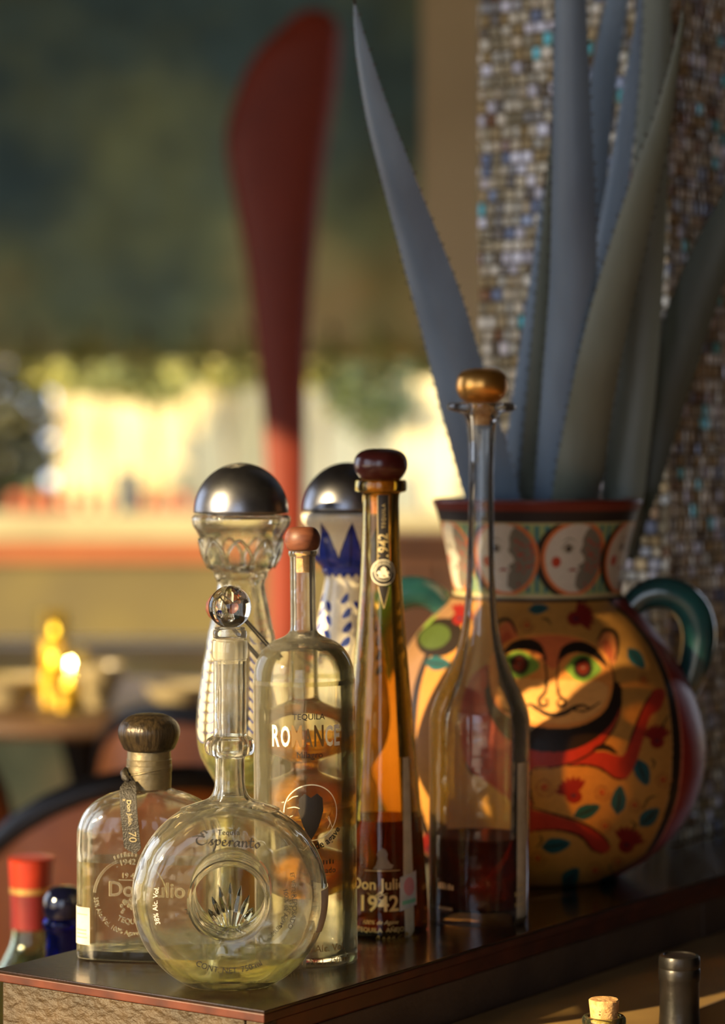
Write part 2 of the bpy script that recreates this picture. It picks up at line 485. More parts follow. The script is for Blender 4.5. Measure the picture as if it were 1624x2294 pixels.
def struct(name, m, boxes, label=None, bevel=0):
    mb = MB()
    for a, b in boxes: mb.box(a, b)
    o = mb.build(name, m, None, bevel=bevel)
    return tag(o, label, None, None, 'structure')

XL, XR, YB, YF, ZC = -2.2, 2.6, -3.0, 7.0, 3.1
struct('floor', M['floor'], [((XL, YB, -0.1), (XR, YF+0.2, 0))], 'brown wooden floor of the restaurant room')
struct('ceiling', M['ceiling'], [((XL-.2, YB-.2, ZC), (XR+.2, YF+.2, ZC+.12))], 'dark painted ceiling of the restaurant room')
WIN = [(-2.6, -1.0), (-0.55, 1.45), (2.7, 4.6)]     # unseen openings along the left wall, sized to shape the sun beam
HEAD, SILL = 2.27, 0.45
bx = []
y = YB-.2
for a, b in WIN:
    bx.append(((XL-.2, y, 0), (XL, a, ZC))); bx.append(((XL-.2, a, 0), (XL, b, SILL))); bx.append(((XL-.2, a, HEAD), (XL, b, ZC))); y = b
bx.append(((XL-.2, y, 0), (XL, YF+.2, ZC)))
struct('wall_left', M['plaster'], bx, 'plastered window wall of the restaurant room')
for i, (a, b) in enumerate(WIN):
    t = 0.05
    struct('window_%d' % (i+1), M['trim'], [((XL-.15, a, SILL), (XL-.09, a+t, HEAD)), ((XL-.15, b-t, SILL), (XL-.09, b, HEAD)),
            ((XL-.15, a, SILL), (XL-.09, b, SILL+t)), ((XL-.15, a, HEAD-t*.6), (XL-.09, b, HEAD))], 'brown window frame in the plastered window wall')
WR = (5.3, 6.9, 0.3, 3.0)  # unseen window opening added to brighten the far mural
struct('wall_right', M['dark_plaster'], [((XR, YB-.2, 0), (XR+.2, WR[0], ZC)), ((XR, WR[1], 0), (XR+.2, YF+.2, ZC)), ((XR, WR[0], 0), (XR+.2, WR[1], WR[2])), ((XR, WR[0], WR[3]), (XR+.2, WR[1], ZC))], 'dark plastered wall of the restaurant room')
struct('window_4', M['trim'], [((XR+.09, WR[0], WR[2]), (XR+.15, WR[0]+.05, WR[3])), ((XR+.09, WR[1]-.05, WR[2]), (XR+.15, WR[1], WR[3])), ((XR+.09, WR[0], WR[2]), (XR+.15, WR[1], WR[2]+.05)), ((XR+.09, WR[0], WR[3]-.05), (XR+.15, WR[1], WR[3])), ((XR+.1, (WR[0]+WR[1])/2-.03, WR[2]), (XR+.14, (WR[0]+WR[1])/2+.03, WR[3]))], 'brown window frame in the dark plastered wall')
struct('wall_back', M['plaster'], [((XL, YB-.2, 0), (XR, YB, 0.3)), ((XL, YB-.2, 2.8), (XR, YB, ZC)), ((XL, YB-.2, 0), (XL+.3, YB, ZC)), ((-.1, YB-.2, 0), (.1, YB, ZC)), ((.25, YB-.2, 0), (XR, YB, ZC))], 'glazed entrance wall of the restaurant room')  # opening behind the camera added for frontal fill light
OX0, OX1, OZ0, OZ1 = -1.45, 0.275, 0.683, 1.455
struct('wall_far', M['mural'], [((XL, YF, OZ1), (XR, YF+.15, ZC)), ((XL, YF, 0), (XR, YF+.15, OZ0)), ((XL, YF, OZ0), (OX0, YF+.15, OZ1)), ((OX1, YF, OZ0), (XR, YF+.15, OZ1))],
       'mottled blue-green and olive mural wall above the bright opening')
struct('trim_1', M['trim'], [((0.16, YF-.08, OZ1), (0.325, YF, ZC))], 'brown vertical pilaster on the mural wall behind the agave')
struct('trim_2', M['trim'], [((OX0, YF-.05, OZ0-.03), (OX1, YF+.17, OZ0))], 'brown sill of the bright opening')

# outside, seen through the opening
struct('ground', M['patio_ground'], [((-25, -20, -0.3), (25, 40, -0.12))], 'pale sunlit paving of the patio')
tag(MB().box((-1.80, 15.0, -0.12), (1.9, 15.2, 3.0)).build('wall_patio', M['patio_cream']), 'bright cream sunlit patio wall seen through the opening', None, None, 'structure')

# ------------------------------------------------------------------ patio things
M['band_orange'] = mat('burnt_orange_paint', srgb(140, 72, 20), 0.7, 0, srgb(122, 62, 17), 3)
M['panel_olive'] = mat('olive_yellow_paint', srgb(84, 71, 20), 0.7, 0, srgb(72, 60, 17), 3)
M['cap_cream'] = mat('cream_stone_coping', srgb(146, 134, 92), 0.7, 0, srgb(128, 116, 78), 4)
lw = root('garden_wall', (-1.2, 12.5, -0.12), 'low painted garden wall with cream coping, orange band and olive face', 'wall')
lw['kind'] = 'thing'
MB().box((-2.6, -.10, .12), (2.4, .14, .795)).build('painted_face', M['panel_olive'], lw)
MB().box((-2.6, -.13, .80), (2.4, .14, .895)).build('painted_band', M['band_orange'], lw)
MB().box((-2.6, -.16, .90), (2.4, .16, 1.03)).build('coping', M['cap_cream'], lw, bevel=.01)
MB().box((-2.6, -.09, 0), (2.4, .13, .12)).build('plinth', M['dark_plaster'], lw)

M['terracotta'] = mat('terracotta', srgb(170, 84, 46), 0.8, 0, srgb(140, 66, 36), 12)
M['soil'] = mat('dark_soil', srgb(52, 36, 24), 0.95)
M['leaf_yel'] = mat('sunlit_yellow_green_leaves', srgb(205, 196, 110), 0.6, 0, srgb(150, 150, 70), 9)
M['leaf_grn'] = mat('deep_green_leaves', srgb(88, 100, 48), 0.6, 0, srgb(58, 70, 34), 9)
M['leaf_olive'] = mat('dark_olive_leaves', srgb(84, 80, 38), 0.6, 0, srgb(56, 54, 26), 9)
M['stem'] = mat('brown_stem', srgb(110, 78, 44), 0.8)

def leaf_cloud(mb, cx, cy, cz, rx, ry, rz, n, size, rr):
    for _ in range(n):
        while True:
            p = (rr.uniform(-1, 1), rr.uniform(-1, 1), rr.uniform(-1, 1))
            if p[0]**2+p[1]**2+p[2]**2 < 1: break
        c = Vector((cx+p[0]*rx, cy+p[1]*ry, cz+p[2]*rz))
        a = Vector((rr.uniform(-1, 1), rr.uniform(-1, 1), rr.uniform(-.6, 1))).normalized(); b = a.orthogonal().normalized()
        l = size*rr.uniform(.6, 1.3); q = l*.32
        mb.add([c-a*l, c+b*q, c+a*l, c-b*q], [(0, 1, 2, 3)])

POTS = [(40, 34), (78, 30), (116, 34), (158, 30), (196, 36), (238, 30), (330, 34), (372, 30), (412, 34)]
for i, (px, wd) in enumerate(POTS):
    p = at(px, 1140, 12.5); r = wd/2/460.0
    t = root('flower_pot', (p.x, 12.5, 0.91), 'small terracotta pot on the garden wall, ' + ['leftmost of the row', 'second from the left', 'third from the left', 'fourth from the left', 'fifth from the left', 'just left of the dark box', 'just right of the dark box', 'second to the right of the dark box', 'rightmost of the row'][i], 'pot', group='terracotta pots on the garden wall')
    lathe_obj('pot_body', [(0, 0), (r*.7, 0), (r*.95, .075), (r*1.08, .076), (r*1.08, .09), (r*.9, .09), (r*.85, .075), (0, .07)], M['terracotta'], t, 20)
    mb = MB(); leaf_cloud(mb, 0, 0, .115, r*.8, r*.8, .03, 36, .014, random.Random(i)); mb.build('leaves', M['leaf_yel'] if i % 2 else M['leaf_grn'], t)
M['slate'] = mat('dark_blue_grey_paint', srgb(46, 56, 66), 0.6)
p = at(283, 1075, 12.4)
t = root('planter_box', (p.x, 12.5, 0.91), 'dark blue-grey square box standing on the garden wall', 'box')
mbx = MB().box((-.05, -.05, 0), (.05, .05, .01))
for a, b in [((-.05, -.05, 0), (.05, -.04, .19)), ((-.05, .04, 0), (.05, .05, .19)), ((-.05, -.05, 0), (-.04, .05, .19)), ((.04, -.05, 0), (.05, .05, .19))]: mbx.box(a, b)
mbx.build('box_walls', M['slate'], t)
MB().box((-.055, -.055, .19), (.055, .055, .205)).build('lid', M['slate'], t)

def shrub(px, py, d, rx, rz, hang, n, size, m, label, seed, name='patio_shrub'):
    p = at(px, py, d); rr = random.Random(seed)
    t = root(name, (p.x, d, -.12), label, 'shrub', group='shrubs on the patio')
    zc = p.z+.12
    mb = MB(); leaf_cloud(mb, 0, 0, zc, rx, rx*.7, rz, n, size, rr); mb.build('foliage', m, t)
    mb = MB()
    tube(mb, [(0, 0, 0), (.02, 0, zc*.5), (0, 0, zc)], [.016, .010, .005], 8)
    for k in range(3):
        a = k*2.1; tube(mb, [(0, 0, zc*.75), (rx*.5*math.cos(a), rx*.4*math.sin(a), zc+rz*.3)], [.006, .003], 6)
    mb.build('stem', M['stem'], t, smooth=True)
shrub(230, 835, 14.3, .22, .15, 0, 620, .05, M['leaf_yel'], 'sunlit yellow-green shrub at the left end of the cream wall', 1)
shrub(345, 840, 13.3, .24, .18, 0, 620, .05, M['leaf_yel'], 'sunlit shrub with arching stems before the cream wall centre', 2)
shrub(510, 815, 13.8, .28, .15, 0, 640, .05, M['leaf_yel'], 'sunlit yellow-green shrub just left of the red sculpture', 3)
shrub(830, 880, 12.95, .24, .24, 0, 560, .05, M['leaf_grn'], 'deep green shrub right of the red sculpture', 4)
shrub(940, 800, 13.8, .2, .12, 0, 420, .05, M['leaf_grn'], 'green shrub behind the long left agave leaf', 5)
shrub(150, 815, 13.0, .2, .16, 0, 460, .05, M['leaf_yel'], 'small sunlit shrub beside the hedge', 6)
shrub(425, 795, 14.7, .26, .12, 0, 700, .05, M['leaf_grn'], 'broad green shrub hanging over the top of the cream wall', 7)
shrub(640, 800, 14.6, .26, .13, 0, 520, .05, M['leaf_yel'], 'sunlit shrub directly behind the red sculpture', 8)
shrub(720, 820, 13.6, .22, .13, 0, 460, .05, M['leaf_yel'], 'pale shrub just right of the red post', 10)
# hedge at the far left
p0 = at(-420, 900, 13.5).x; p1 = at(105, 900, 13.5).x
hd = root('hedge', ((p0+p1)/2, 13.6, -.12), 'dark olive hedge at the left end of the patio wall', 'hedge')
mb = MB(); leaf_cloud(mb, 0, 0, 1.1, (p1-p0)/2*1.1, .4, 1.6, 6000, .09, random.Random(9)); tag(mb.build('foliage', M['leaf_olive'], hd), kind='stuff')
mb = MB(); tube(mb, [(0, 0, 0), (0, 0, 1.4)], [.05, .03], 8); mb.build('trunk', M['stem'], hd)

# leafy plants added to soften the bright upper edge of the opening
for i, (px, py, wd, hg, txt) in enumerate([(60, 815, .12, .10, 'above the hedge'), (190, 800, .11, .07, 'above the left end of the cream wall'), (310, 812, .13, .09, 'above the middle of the cream wall'), (440, 800, .12, .07, 'left of the red sculpture'), (545, 806, .10, .08, 'touching the red sculpture on its left'), (738, 806, .10, .08, 'just right of the red sculpture'), (850, 815, .12, .10, 'beside the long agave leaf'), (960, 800, .10, .07, 'behind the long agave leaf')]):
    q = at(px, py, 6.86)
    t = root('trailing_plant', (q.x, 6.86, q.z+.10), 'trailing plant over the bright opening, '+txt, 'plant', group='trailing plants over the opening')
    tube(MB(), [(0, .139, .0), (.01, .10, -.02), (0, .05, -.10)], [.006, .005, .003], 8).build('stem', M['stem'], t, smooth=True)
    mb = MB(); leaf_cloud(mb, 0, .05, -.10, wd*.55, .06, hg*.8, 60, .026, random.Random(40+i)); tag(mb.build('foliage', M['leaf_yel'], t), kind='stuff')

# ------------------------------------------------------------------ far furniture in the room
M['red_paint'] = mat('deep_red_lacquer', srgb(132, 44, 16), 0.6, 0, srgb(112, 36, 14), 3)
D = 5.5
t = root('blade_sculpture', at(640, 0, D).xy.to_3d(), 'tall curved red blade sculpture on a slim post', 'sculpture')
rows = [(22, 704, 18), (34, 702, 42), (64, 694, 66), (120, 668, 94), (200, 643, 110), (300, 622, 116), (400, 620, 104), (500, 624, 90), (600, 628, 76), (700, 630, 66), (800, 632, 58), (900, 636, 50), (1000, 640, 46), (1130, 642, 43), (1300, 642, 42), (1500, 642, 42)]
rings = []
for yy, cx, hw in crom(rows, 3):
    p = at(cx, yy, D); a = hw/F*D
    rings.append([(p.x-t.location.x+x_, y_, p.z) for x_, y_, z_ in superring(a, min(a*.35, .03)+.006, 2.2, 0, 28)])
V, Fc = loft(rings); obj('blade', V, Fc, M['red_paint'], t)
zb = min(v[2] for v in V)
tube(MB(), [(0.0, 0, zb+.01), (0.0, 0, .03)], [.036, .045], 20).build('post', M['red_paint'], t, smooth=True, sharp=40)
lathe_obj('foot_plate', [(0, 0), (.17, 0), (.17, .02), (.16, .03), (0, .03)], M['dark_plaster'], t, 40)

M['dark_oak'] = mat('dark_brown_wood', srgb(74, 46, 28), 0.45, 0, srgb(52, 31, 19), 12, stretch=(1, 1, 6))
M['leather'] = mat('brown_leather', srgb(206, 112, 34), 0.45, 0, srgb(176, 92, 28), 9, bump=0.15, bscale=60)
M['black_wood'] = mat('black_stained_wood', srgb(30, 23, 18), 0.45)
M['table_top'] = mat('worn_table_top', srgb(84, 60, 38), 0.5, 0, srgb(66, 46, 30), 5, stretch=(1, 5, 1))
M['china'] = mat('white_china', srgb(150, 138, 108), 0.3)
M['steel'] = mat('black_steel', srgb(40, 38, 36), 0.4, 0.8)

def side_cabinet():
    p0 = at(872, 1195, 5.2); p1 = at(1100, 1195, 5.2)
    t = root('sideboard', ((p0.x+p1.x)/2, 5.35, 0), 'dark brown wooden sideboard standing behind the painted jug', 'sideboard')
    hw = (p1.x-p0.x)/2; h = p0.z
    MB().box((-hw, -.15, .06), (hw, .15, h-.03)).build('carcass', M['dark_oak'], t, bevel=.003)
    MB().box((-hw-.02, -.17, h-.03), (hw+.02, .17, h)).build('top', M['dark_oak'], t, bevel=.004)
    for s_ in (-1, 1):
        d = MB().box((min(s_*.004, s_*(hw-.01)), -.165, .1), (max(s_*.004, s_*(hw-.01)), -.15, h-.06)).build('door', M['dark_oak'], t, bevel=.003)
        lathe_obj('knob', [(0, 0), (.006, 0), (.005, .01), (.011, .018), (0, .025)], M['steel'], d, 16).location = (s_*.03, -.165, h*.55)
        d.children[0].rotation_euler = (math.pi/2, 0, 0)
    for sx in (-1, 1):
        for sy in (-1, 1): MB().box((sx*(hw-.03)-.02, sy*.12-.02, 0), (sx*(hw-.03)+.02, sy*.12+.02, .06)).build('leg', M['dark_oak'], t)
side_cabinet()

def dining_table(px, d, r, label, zt=.75):
    p = at(px, 0, d)
    t = root('dining_table', (p.x, d, 0), label, 'table')
    lathe_obj('table_top', [(0, zt-.035), (r-.01, zt-.035), (r, zt-.025), (r, zt-.008), (r-.008, zt), (0, zt)], M['table_top'], t, 64)
    lathe_obj('pedestal', [(0, .02), (.05, .02), (.035, .1), (.03, .6), (.06, zt-.035), (0, zt-.035)], M['steel'], t, 24)
    lathe_obj('foot', [(0, 0), (.24, 0), (.24, .012), (.06, .03), (0, .03)], M['steel'], t, 40)
    return t
dining_table(190, 4.75, .42, 'round wooden dining table set with bowls and candles')

M['flame'] = emit('candle_flame', (1.0, 0.88, 0.68, 1), 380)  # emission stands in for sun glints on the table glassware
M['flame_dim'] = emit('amber_candle_flame', (1.0, 0.70, 0.14, 1), 9)
M['wax'] = mat('candle_wax', srgb(236, 222, 180), 0.6)
M['votive'] = glass('amber_votive_glass', (0.98, 0.9, 0.55, 1))
def glint(px, py, d, label, fm, h=.07, n=1):  # added glass whose glowing core imitates a sun glint
    p = at(px, py, d); zb = .75
    t = root('candle_glass', (p.x, d, zb), label, 'candle', group='candle glasses on the dining table')
    r = .03
    lathe_obj('glass_cup', [(0, 0), (r*.8, 0), (r, h), (r-.002, h), (r*.8-.002, .006), (0, .006)], M['votive'], t, 32)
    zf = p.z-zb
    lathe_obj('wax', [(0, .0065), (r*.7, .0065), (r*.72, max(zf-.02, .012)), (0, max(zf-.018, .013))], M['wax'], t, 24)
    lathe_obj('flame', [(0, zf-.009), (.0045, zf-.004), (.005, zf), (.0025, zf+.007), (0, zf+.012)], fm, t, 12)
glint(154, 1489, 4.6, 'brightest small candle glass on the dining table', M['flame'], .10)
glint(120, 1412, 4.72, 'tall amber candle glass on the dining table', M['flame_dim'], .16)
glint(118, 1452, 4.85, 'amber candle glass just behind the brightest candle', M['flame_dim'], .13)
glint(150, 1530, 4.45, 'low amber candle glass in front of the brightest candle', M['flame_dim'], .06)
glint(118, 1480, 4.52, 'amber candle glass just left of the brightest candle', M['flame_dim'], .09)

def bowl(px, d, r, h, label):
    p = at(px, 0, d)
    t = lathe_obj('bowl', [(0, 0), (r*.45, 0), (r*.48, .006), (r*.85, h*.6), (r, h), (r-.004, h), (r*.8, h*.6), (r*.42, .011), (0, .01)], M['china'], None, 40)
    t.location = (p.x, d, .75); tag(t, label, 'bowl', 'white bowls on the dining table')
bowl(218, 4.55, .05, .075, 'deep white bowl beside the candle glasses')
bowl(20, 4.6, .075, .05, 'white bowl at the left edge of the dining table')
bowl(405, 4.5, .065, .045, 'small white bowl on the dining table nearest the clear patterned bottle')

def chair(px, d, rz, label, s=1.0):
    p = at(px, 0, d)
    t = root('dining_chair', (p.x, d, 0), label, 'chair', rz, group='leather dining chairs')
    # curved padded back between dark bent frame
    def arc_pt(a, r, z): return (r*math.sin(a), -r*math.cos(a)+.02, z)
    N = 24; A = 1.15
    V = []; Fc = []
    for i in range(N+1):
        a = -A+2*A*i/N; top = .80-.16*abs(a/A)**2.4
        for r in (.252, .222):
            for z in (.47, .54, .60, top-.03, top): V.append(arc_pt(a, r-(.006 if z in (.47, top) else 0)*(1 if r > .24 else -1), z))
    for i in range(N):
        for q in range(2):
            for k in range(4):
                a0 = i*10+q*5+k; Fc.append((a0, a0+1, a0+11, a0+10))
        for k in (0, 4): a0 = i*10+k; Fc.append((a0, a0+5, a0+15, a0+10))
    for b in (0, N*10): Fc += [(b+k, b+k+1, b+k+6, b+k+5) for k in range(4)]
    obj('backrest', V, Fc, M['leather'], t, True, True, 50)
    pts = [arc_pt(-A*1.03, .237, .44)] + [arc_pt(-A+2*A*i/16, .237, .812-.16*abs(-1+2*i/16)**2.4) for i in range(17)] + [arc_pt(A*1.03, .237, .44)]
    tube(MB(), pts, .017, 10).build('back_frame', M['black_wood'], t, smooth=True)
    V, Fc = loft([superring(.235, .225, 3, z, 40) for z in (.40, .41, .45, .47)]+[superring(.21, .20, 3, .485, 40)]); 
    obj('seat', V, Fc, M['leather'], t, True, True, 40)
    for sx in (-1, 1):
        for sy in (-1, 1): tube(MB(), [(sx*.19, sy*.18, .41), (sx*.21, sy*.2, 0)], [.02, .013], 10).build('leg', M['black_wood'], t, smooth=True)
    for sx in (-1, 1): tube(MB(), [(sx*.2, -.19, .2), (sx*.2, .19, .2)], .009, 8).build('stretcher', M['black_wood'], t, smooth=True)
chair(225, 3.25, 0.45, 'brown leather chair with black curved frame behind the bronze-capped flask')
chair(560, 4.0, -0.5, 'brown leather chair seen between the flask and the round bottle')
chair(-330, 3.9, 0.3, 'brown leather chair cut off by the left edge')

# ------------------------------------------------------------------ bar ledge, counter
M['ledge_top'] = mat('dark_varnished_wood', srgb(40, 24, 14), 0.22, 0, srgb(26, 16, 10), 14, bump=0.06, bscale=120, stretch=(1, 5, 1), coat=0.25)
M['ledge_edge'] = mat('red_brown_wood_edge', srgb(92, 44, 24), 0.4, 0, srgb(64, 30, 18), 40, bump=0.1)
M['ledge_face'] = mat('rough_brown_plaster', srgb(78, 62, 41), 0.55, 0, srgb(54, 43, 28), 30, bump=1.0, bscale=130, stretch=(1, 1, 1.6))
M['counter'] = mat('worn_counter_wood', srgb(150, 122, 76), 0.4, 0, srgb(126, 100, 60), 10)
RZ = math.atan2(.823, .568)
C0 = Vector((-.0653, 1.693, 0))
E1 = Vector((.568, .823, 0)); E2 = Vector((-.823, .568, 0))
led = root('bar_ledge', C0, 'dark wood topped bar ledge carrying the bottles and the jug', 'ledge', RZ)
# local x runs away from the viewer along the edge, local y across the ledge
def prism(name, outline, z0, z1, m, parent, bevel=0.0):
    n = len(outline); V = [(x, y, z0) for x, y in outline]+[(x, y, z1) for x, y in outline]
    Fc = [tuple(range(n))[::-1], tuple(range(n, 2*n))]+[(k, (k+1) % n, n+(k+1) % n, n+k) for k in range(n)]
    mb = MB().add(V, Fc); return mb.build(name, m, parent, bevel=bevel)
W_ = .234
prism('top_board', [(-.003, -.003), (1.25, -.003), (1.25, .100), (.770, .100), (.770, W_+.003), (-.003, W_+.003)], LZ-.0022, LZ, M['ledge_top'], led, .0006)
prism('edge_band', [(-.002, -.002), (1.25, -.002), (1.25, .099), (.768, .099), (.768, W_+.002), (-.002, W_+.002)], LZ-.0085, LZ-.0024, M['ledge_edge'], led, .0008)
MB().box((.0015, .017, 0), (.016, W_-.001, LZ-.0090)).build('front_panel', M['ledge_face'], led, bevel=.0015)
MB().box((.0012, .0008, 0), (.016, .0155, LZ-.0090)).build('corner_post', M['ledge_face'], led, bevel=.0012)
M['ledge_side'] = mat('brown_painted_side', srgb(96, 74, 54), 0.6, 0, srgb(80, 61, 45), 20, bump=0.3, bscale=120)
MB().box((.0165, .0022, LZ-.0215), (1.245, .016, LZ-.0090)).build('side_rail', M['ledge_edge'], led, bevel=.0015)
MB().box((.0165, .0045, 0), (.640, .016, LZ-.0222)).build('side_panel', M['ledge_side'], led, bevel=.001)
MB().box((.6415, .0045, 0), (1.245, .016, LZ-.0222)).build('side_panel', M['ledge_side'], led, bevel=.001)
MB().box((.0165, W_-.016, 0), (.766, W_-.001, LZ-.0090)).build('back_panel', M['ledge_side'], led, bevel=.001)

cnt = root('bar_counter', C0, 'lower sunlit counter strip along the shaded side of the ledge', 'counter', RZ)
MB().box((-.15, -.128, .743), (1.2, -.001, .783)).build('counter_top', M['counter'], cnt, bevel=.002)
MB().box((-.15, -.55, .490), (1.2, -.001, .530)).build('lower_shelf', M['ledge_side'], cnt, bevel=.002)
for xx in (-.12, 1.17):
    for yy in (-.5, -.05): MB().box((xx-.02, yy-.02, 0), (xx+.02, yy+.02, .49)).build('leg', M['ledge_side'], cnt)
    MB().box((xx-.02, -.07, .53), (xx+.02, -.03, .743)).build('upright', M['ledge_side'], cnt)

low = root('side_table', (-.33, 2.36, 0), 'low dark table behind the ledge holding two bottles', 'table')
MB().box((-.22, -.25, .50), (.14, .22, .53)).build('table_top', M['dark_oak'], low, bevel=.003)
for sx in (-.19, .11):
    for sy in (-.22, .19): MB().box((sx-.018, sy-.018, 0), (sx+.018, sy+.018, .50)).build('leg', M['dark_oak'], low)

# ------------------------------------------------------------------ mosaic column
cc = C0.xy.to_3d()+E1*.782+E2*.112            # near corner of the column
col = root('mosaic_column', (cc.x, cc.y, 0), 'square column clad in pearly mosaic tiles behind the agave', 'column', RZ, kind='structure')
CW = .212
M['grout'] = mat('grey_grout', srgb(96, 88, 70), 0.9)
MB().box((.004, .004, 0), (CW+.10, CW-.004, ZC)).build('column_core', M['grout'], col)
TC = [((164, 152, 122), 10), ((188, 178, 154), 6), ((138, 128, 102), 9), ((152, 132, 90), 9), ((112, 106, 100), 4), ((186, 184, 194), 4), ((98, 86, 66), 4), ((118, 82, 52), 2), ((96, 190, 205), 1.4), ((110, 122, 150), 2.5)]
tile_m = []; wt = []
for i, (c, k) in enumerate(TC):
    tile_m.append(mat('mosaic_tile_colour', srgb(*c), 0.28, 0.15, srgb(*[min(255, int(v*1.15)) for v in c]), 60, bump=0.08, bscale=160, coat=0.6)); wt.append(k)
tr = random.Random(11)
def tile_mesh():
    V = []
    b = .12
    for (x, y, z) in [(-.5, 0, -.5), (.5, 0, -.5), (.5, 0, .5), (-.5, 0, .5)]: V.append((x, 0, z))
    for (x, z) in [(-.5+b, -.5+b), (.5-b, -.5+b), (.5-b, .5-b), (-.5+b, .5-b)]: V.append((x, -.0022, z))
    return V, [(4, 5, 6, 7), (0, 1, 5, 4), (1, 2, 6, 5), (2, 3, 7, 6), (3, 0, 4, 7), (0, 3, 2, 1)]
TV, TF = tile_mesh()
tmesh = []
for m_ in tile_m:
    me = bpy.data.meshes.new('tile'); me.from_pydata(TV, [], TF); me.materials.append(m_); me.update(); tmesh.append(me)
cands = []
def face_tiles(face):
    wid = CW if face == 0 else CW+.10
    z = .30
    while z < 1.80:
        h = tr.uniform(.0100, .0140); u = 0.0
        while u < wid-.003:
            ww = min(tr.uniform(.0085, .0145), wid-u)
            k = tr.choices(range(len(TC)), wt)[0]
            cands.append((face, u+ww/2, z+h/2, ww-.0009, h-.0009, k, tr.gauss(0, .045), tr.gauss(0, .045)))
            u += ww
        z += h
face_tiles(0); face_tiles(1)
def tile_mx(c):
    face, u, z, ww, h, k, a, b = c
    S = Matrix.Diagonal((ww, 1, h, 1))
    Rm = Matrix.Rotation(a, 4, 'X') @ Matrix.Rotation(b, 4, 'Z')
    if face == 0:   # faces -x (towards the viewer), runs along +y
        return Matrix.Translation((.0, u, z)) @ Matrix.Translation((.003, 0, 0)) @ Matrix.Rotation(-math.pi/2, 4, 'Z') @ Rm @ S
    return Matrix.Translation((u, .0, z)) @ Matrix.Translation((0, .003, 0)) @ Rm @ S
def tile_px(c):
    face, u, z = c[:3]
    p = cc + (E2*u if face == 0 else E1*u)
    return 812+F*p.x/p.y, 1015+F*(CAMZ-z)/p.y
near = []; rest = []
for c in cands:
    px, py = tile_px(c)
    open_view = (c[0] == 0 and -5 < py < 1120 and (1072 < px < 1236)) and not (px > 1150 and py > 700)
    (near if open_view else rest).append(c)
tr.shuffle(near); rest += near[300:]; near = near[:300]
for c in near:
    o = bpy.data.objects.new('tile', tmesh[c[5]]); COL.objects.link(o); o.parent = col; o.matrix_local = tile_mx(c)
V = []; Fc = []; mi = []
for c in rest:
    mx_ = tile_mx(c); n = len(V); V += [mx_ @ Vector(v) for v in TV]; Fc += [tuple(i+n for i in f) for f in TF]; mi += [c[5]]*len(TF)
o = obj('mosaic_tiles', V, Fc, None, col, False, False)
for m_ in tile_m: o.data.materials.append(m_)
o.data.polygons.foreach_set('material_index', mi); tag(o, kind='stuff')

# ------------------------------------------------------------------ round bottle with a hole (front)
def at_ledge(x, d): return Vector(((x-812)/F*d, d, LZ))
ESP = root('ring_bottle', at_ledge(515, 1.775), 'clear ring-shaped glass bottle with a round hole and glass ball stopper', 'bottle', 0.03)
ZC0 = .0614; RO = .0676
def disc_solid(r0, r1, ht, zmin, seg=180, e=2.3):
    """Solid ring turned about the y axis: bore r0, rim r1, half thickness ht, flattened at zmin."""
    rk = r0+(r1-r0)*.50
    pr = [(r0, -ht*.93), (r0+.0012, -ht*.985), (r0+.004, -ht)]
    n = 12
    for k in range(2*n+1):
        a = -math.pi/2+math.pi*k/(2*n)
        pr.append((rk+(r1-rk)*abs(math.cos(a))**(2/e), ht*math.copysign(abs(math.sin(a))**(2/e), math.sin(a))))
    pr += [(r0+.004, ht), (r0+.0012, ht*.985), (r0, ht*.93)]
    V = []; Fc = []; n = len(pr)
    for k in range(seg):
        a = 2*math.pi*k/seg
        for r, y_ in pr:
            z = r*math.cos(a)
            V.append((r*math.sin(a), y_, max(z, zmin)+ZC0))
    for k in range(seg):
        k2 = (k+1) % seg
        for i in range(n):
            i2 = (i+1) % n; Fc.append((k*n+i, k2*n+i, k2*n+i2, k*n+i2))
    return V, Fc
HT = .031
so = 32.4
def zpx(y_, s=so): return (1015+36.7*s-y_)/s/100
neck_o = crom([(.0345, zpx(1812)), (.0245, zpx(1800)), (.0150, zpx(1788)), (.0112, zpx(1768)), (.0103, zpx(1740)), (.0103, zpx(1704)), (.0112, zpx(1694)), (.0160, zpx(1688)), (.0176, zpx(1672)), (.0160, zpx(1656)), (.0125, zpx(1648)), (.0114, zpx(1638)), (.0113, zpx(1560)), (.0114, zpx(1482)), (.0122, zpx(1474)), (.0125, zpx(1458)), (.0122, zpx(1440)), (.0117, zpx(1434))], 4)
# the flare only spreads sideways within the thickness of the ring
V1, F1 = lathe([(0, zpx(1830))]+[(min(r, .0345), z) for r, z in neck_o]+[(0, zpx(1434))], 56)
V1 = [(x, y_*min(1.0, .020/max(abs(y_), 1e-5)) if z < zpx(1780) else y_, z) for x, y_, z in V1]
neck_i = [(0, zpx(1850)), (.0135, zpx(1850)), (.0135, zpx(1806)), (.0100, zpx(1786)), (.0086, zpx(1764)), (.0082, zpx(1700)), (.0095, zpx(1672)), (.0086, zpx(1645)), (.0088, zpx(1500)), (.0092, zpx(1420)), (0, zpx(1420))]
body_o = boolean(disc_solid(.0245, RO, HT, -.0614), [(V1, F1), disc_solid(.0275, RO-.0028, HT-.0028, -.0550, 176), lathe(neck_i, 48)], ['UNION', 'DIFFERENCE', 'DIFFERENCE'])
obj('glass_body', body_o[0], body_o[1], M['glass_thick'], ESP, True, False, 35)
lv = zpx(2132)
lb = [(-.09, -.05, -.02), (.09, -.05, -.02), (.09, .05, -.02), (-.09, .05, -.02), (-.09, -.05, lv), (.09, -.05, lv), (.09, .05, lv), (-.09, .05, lv)]
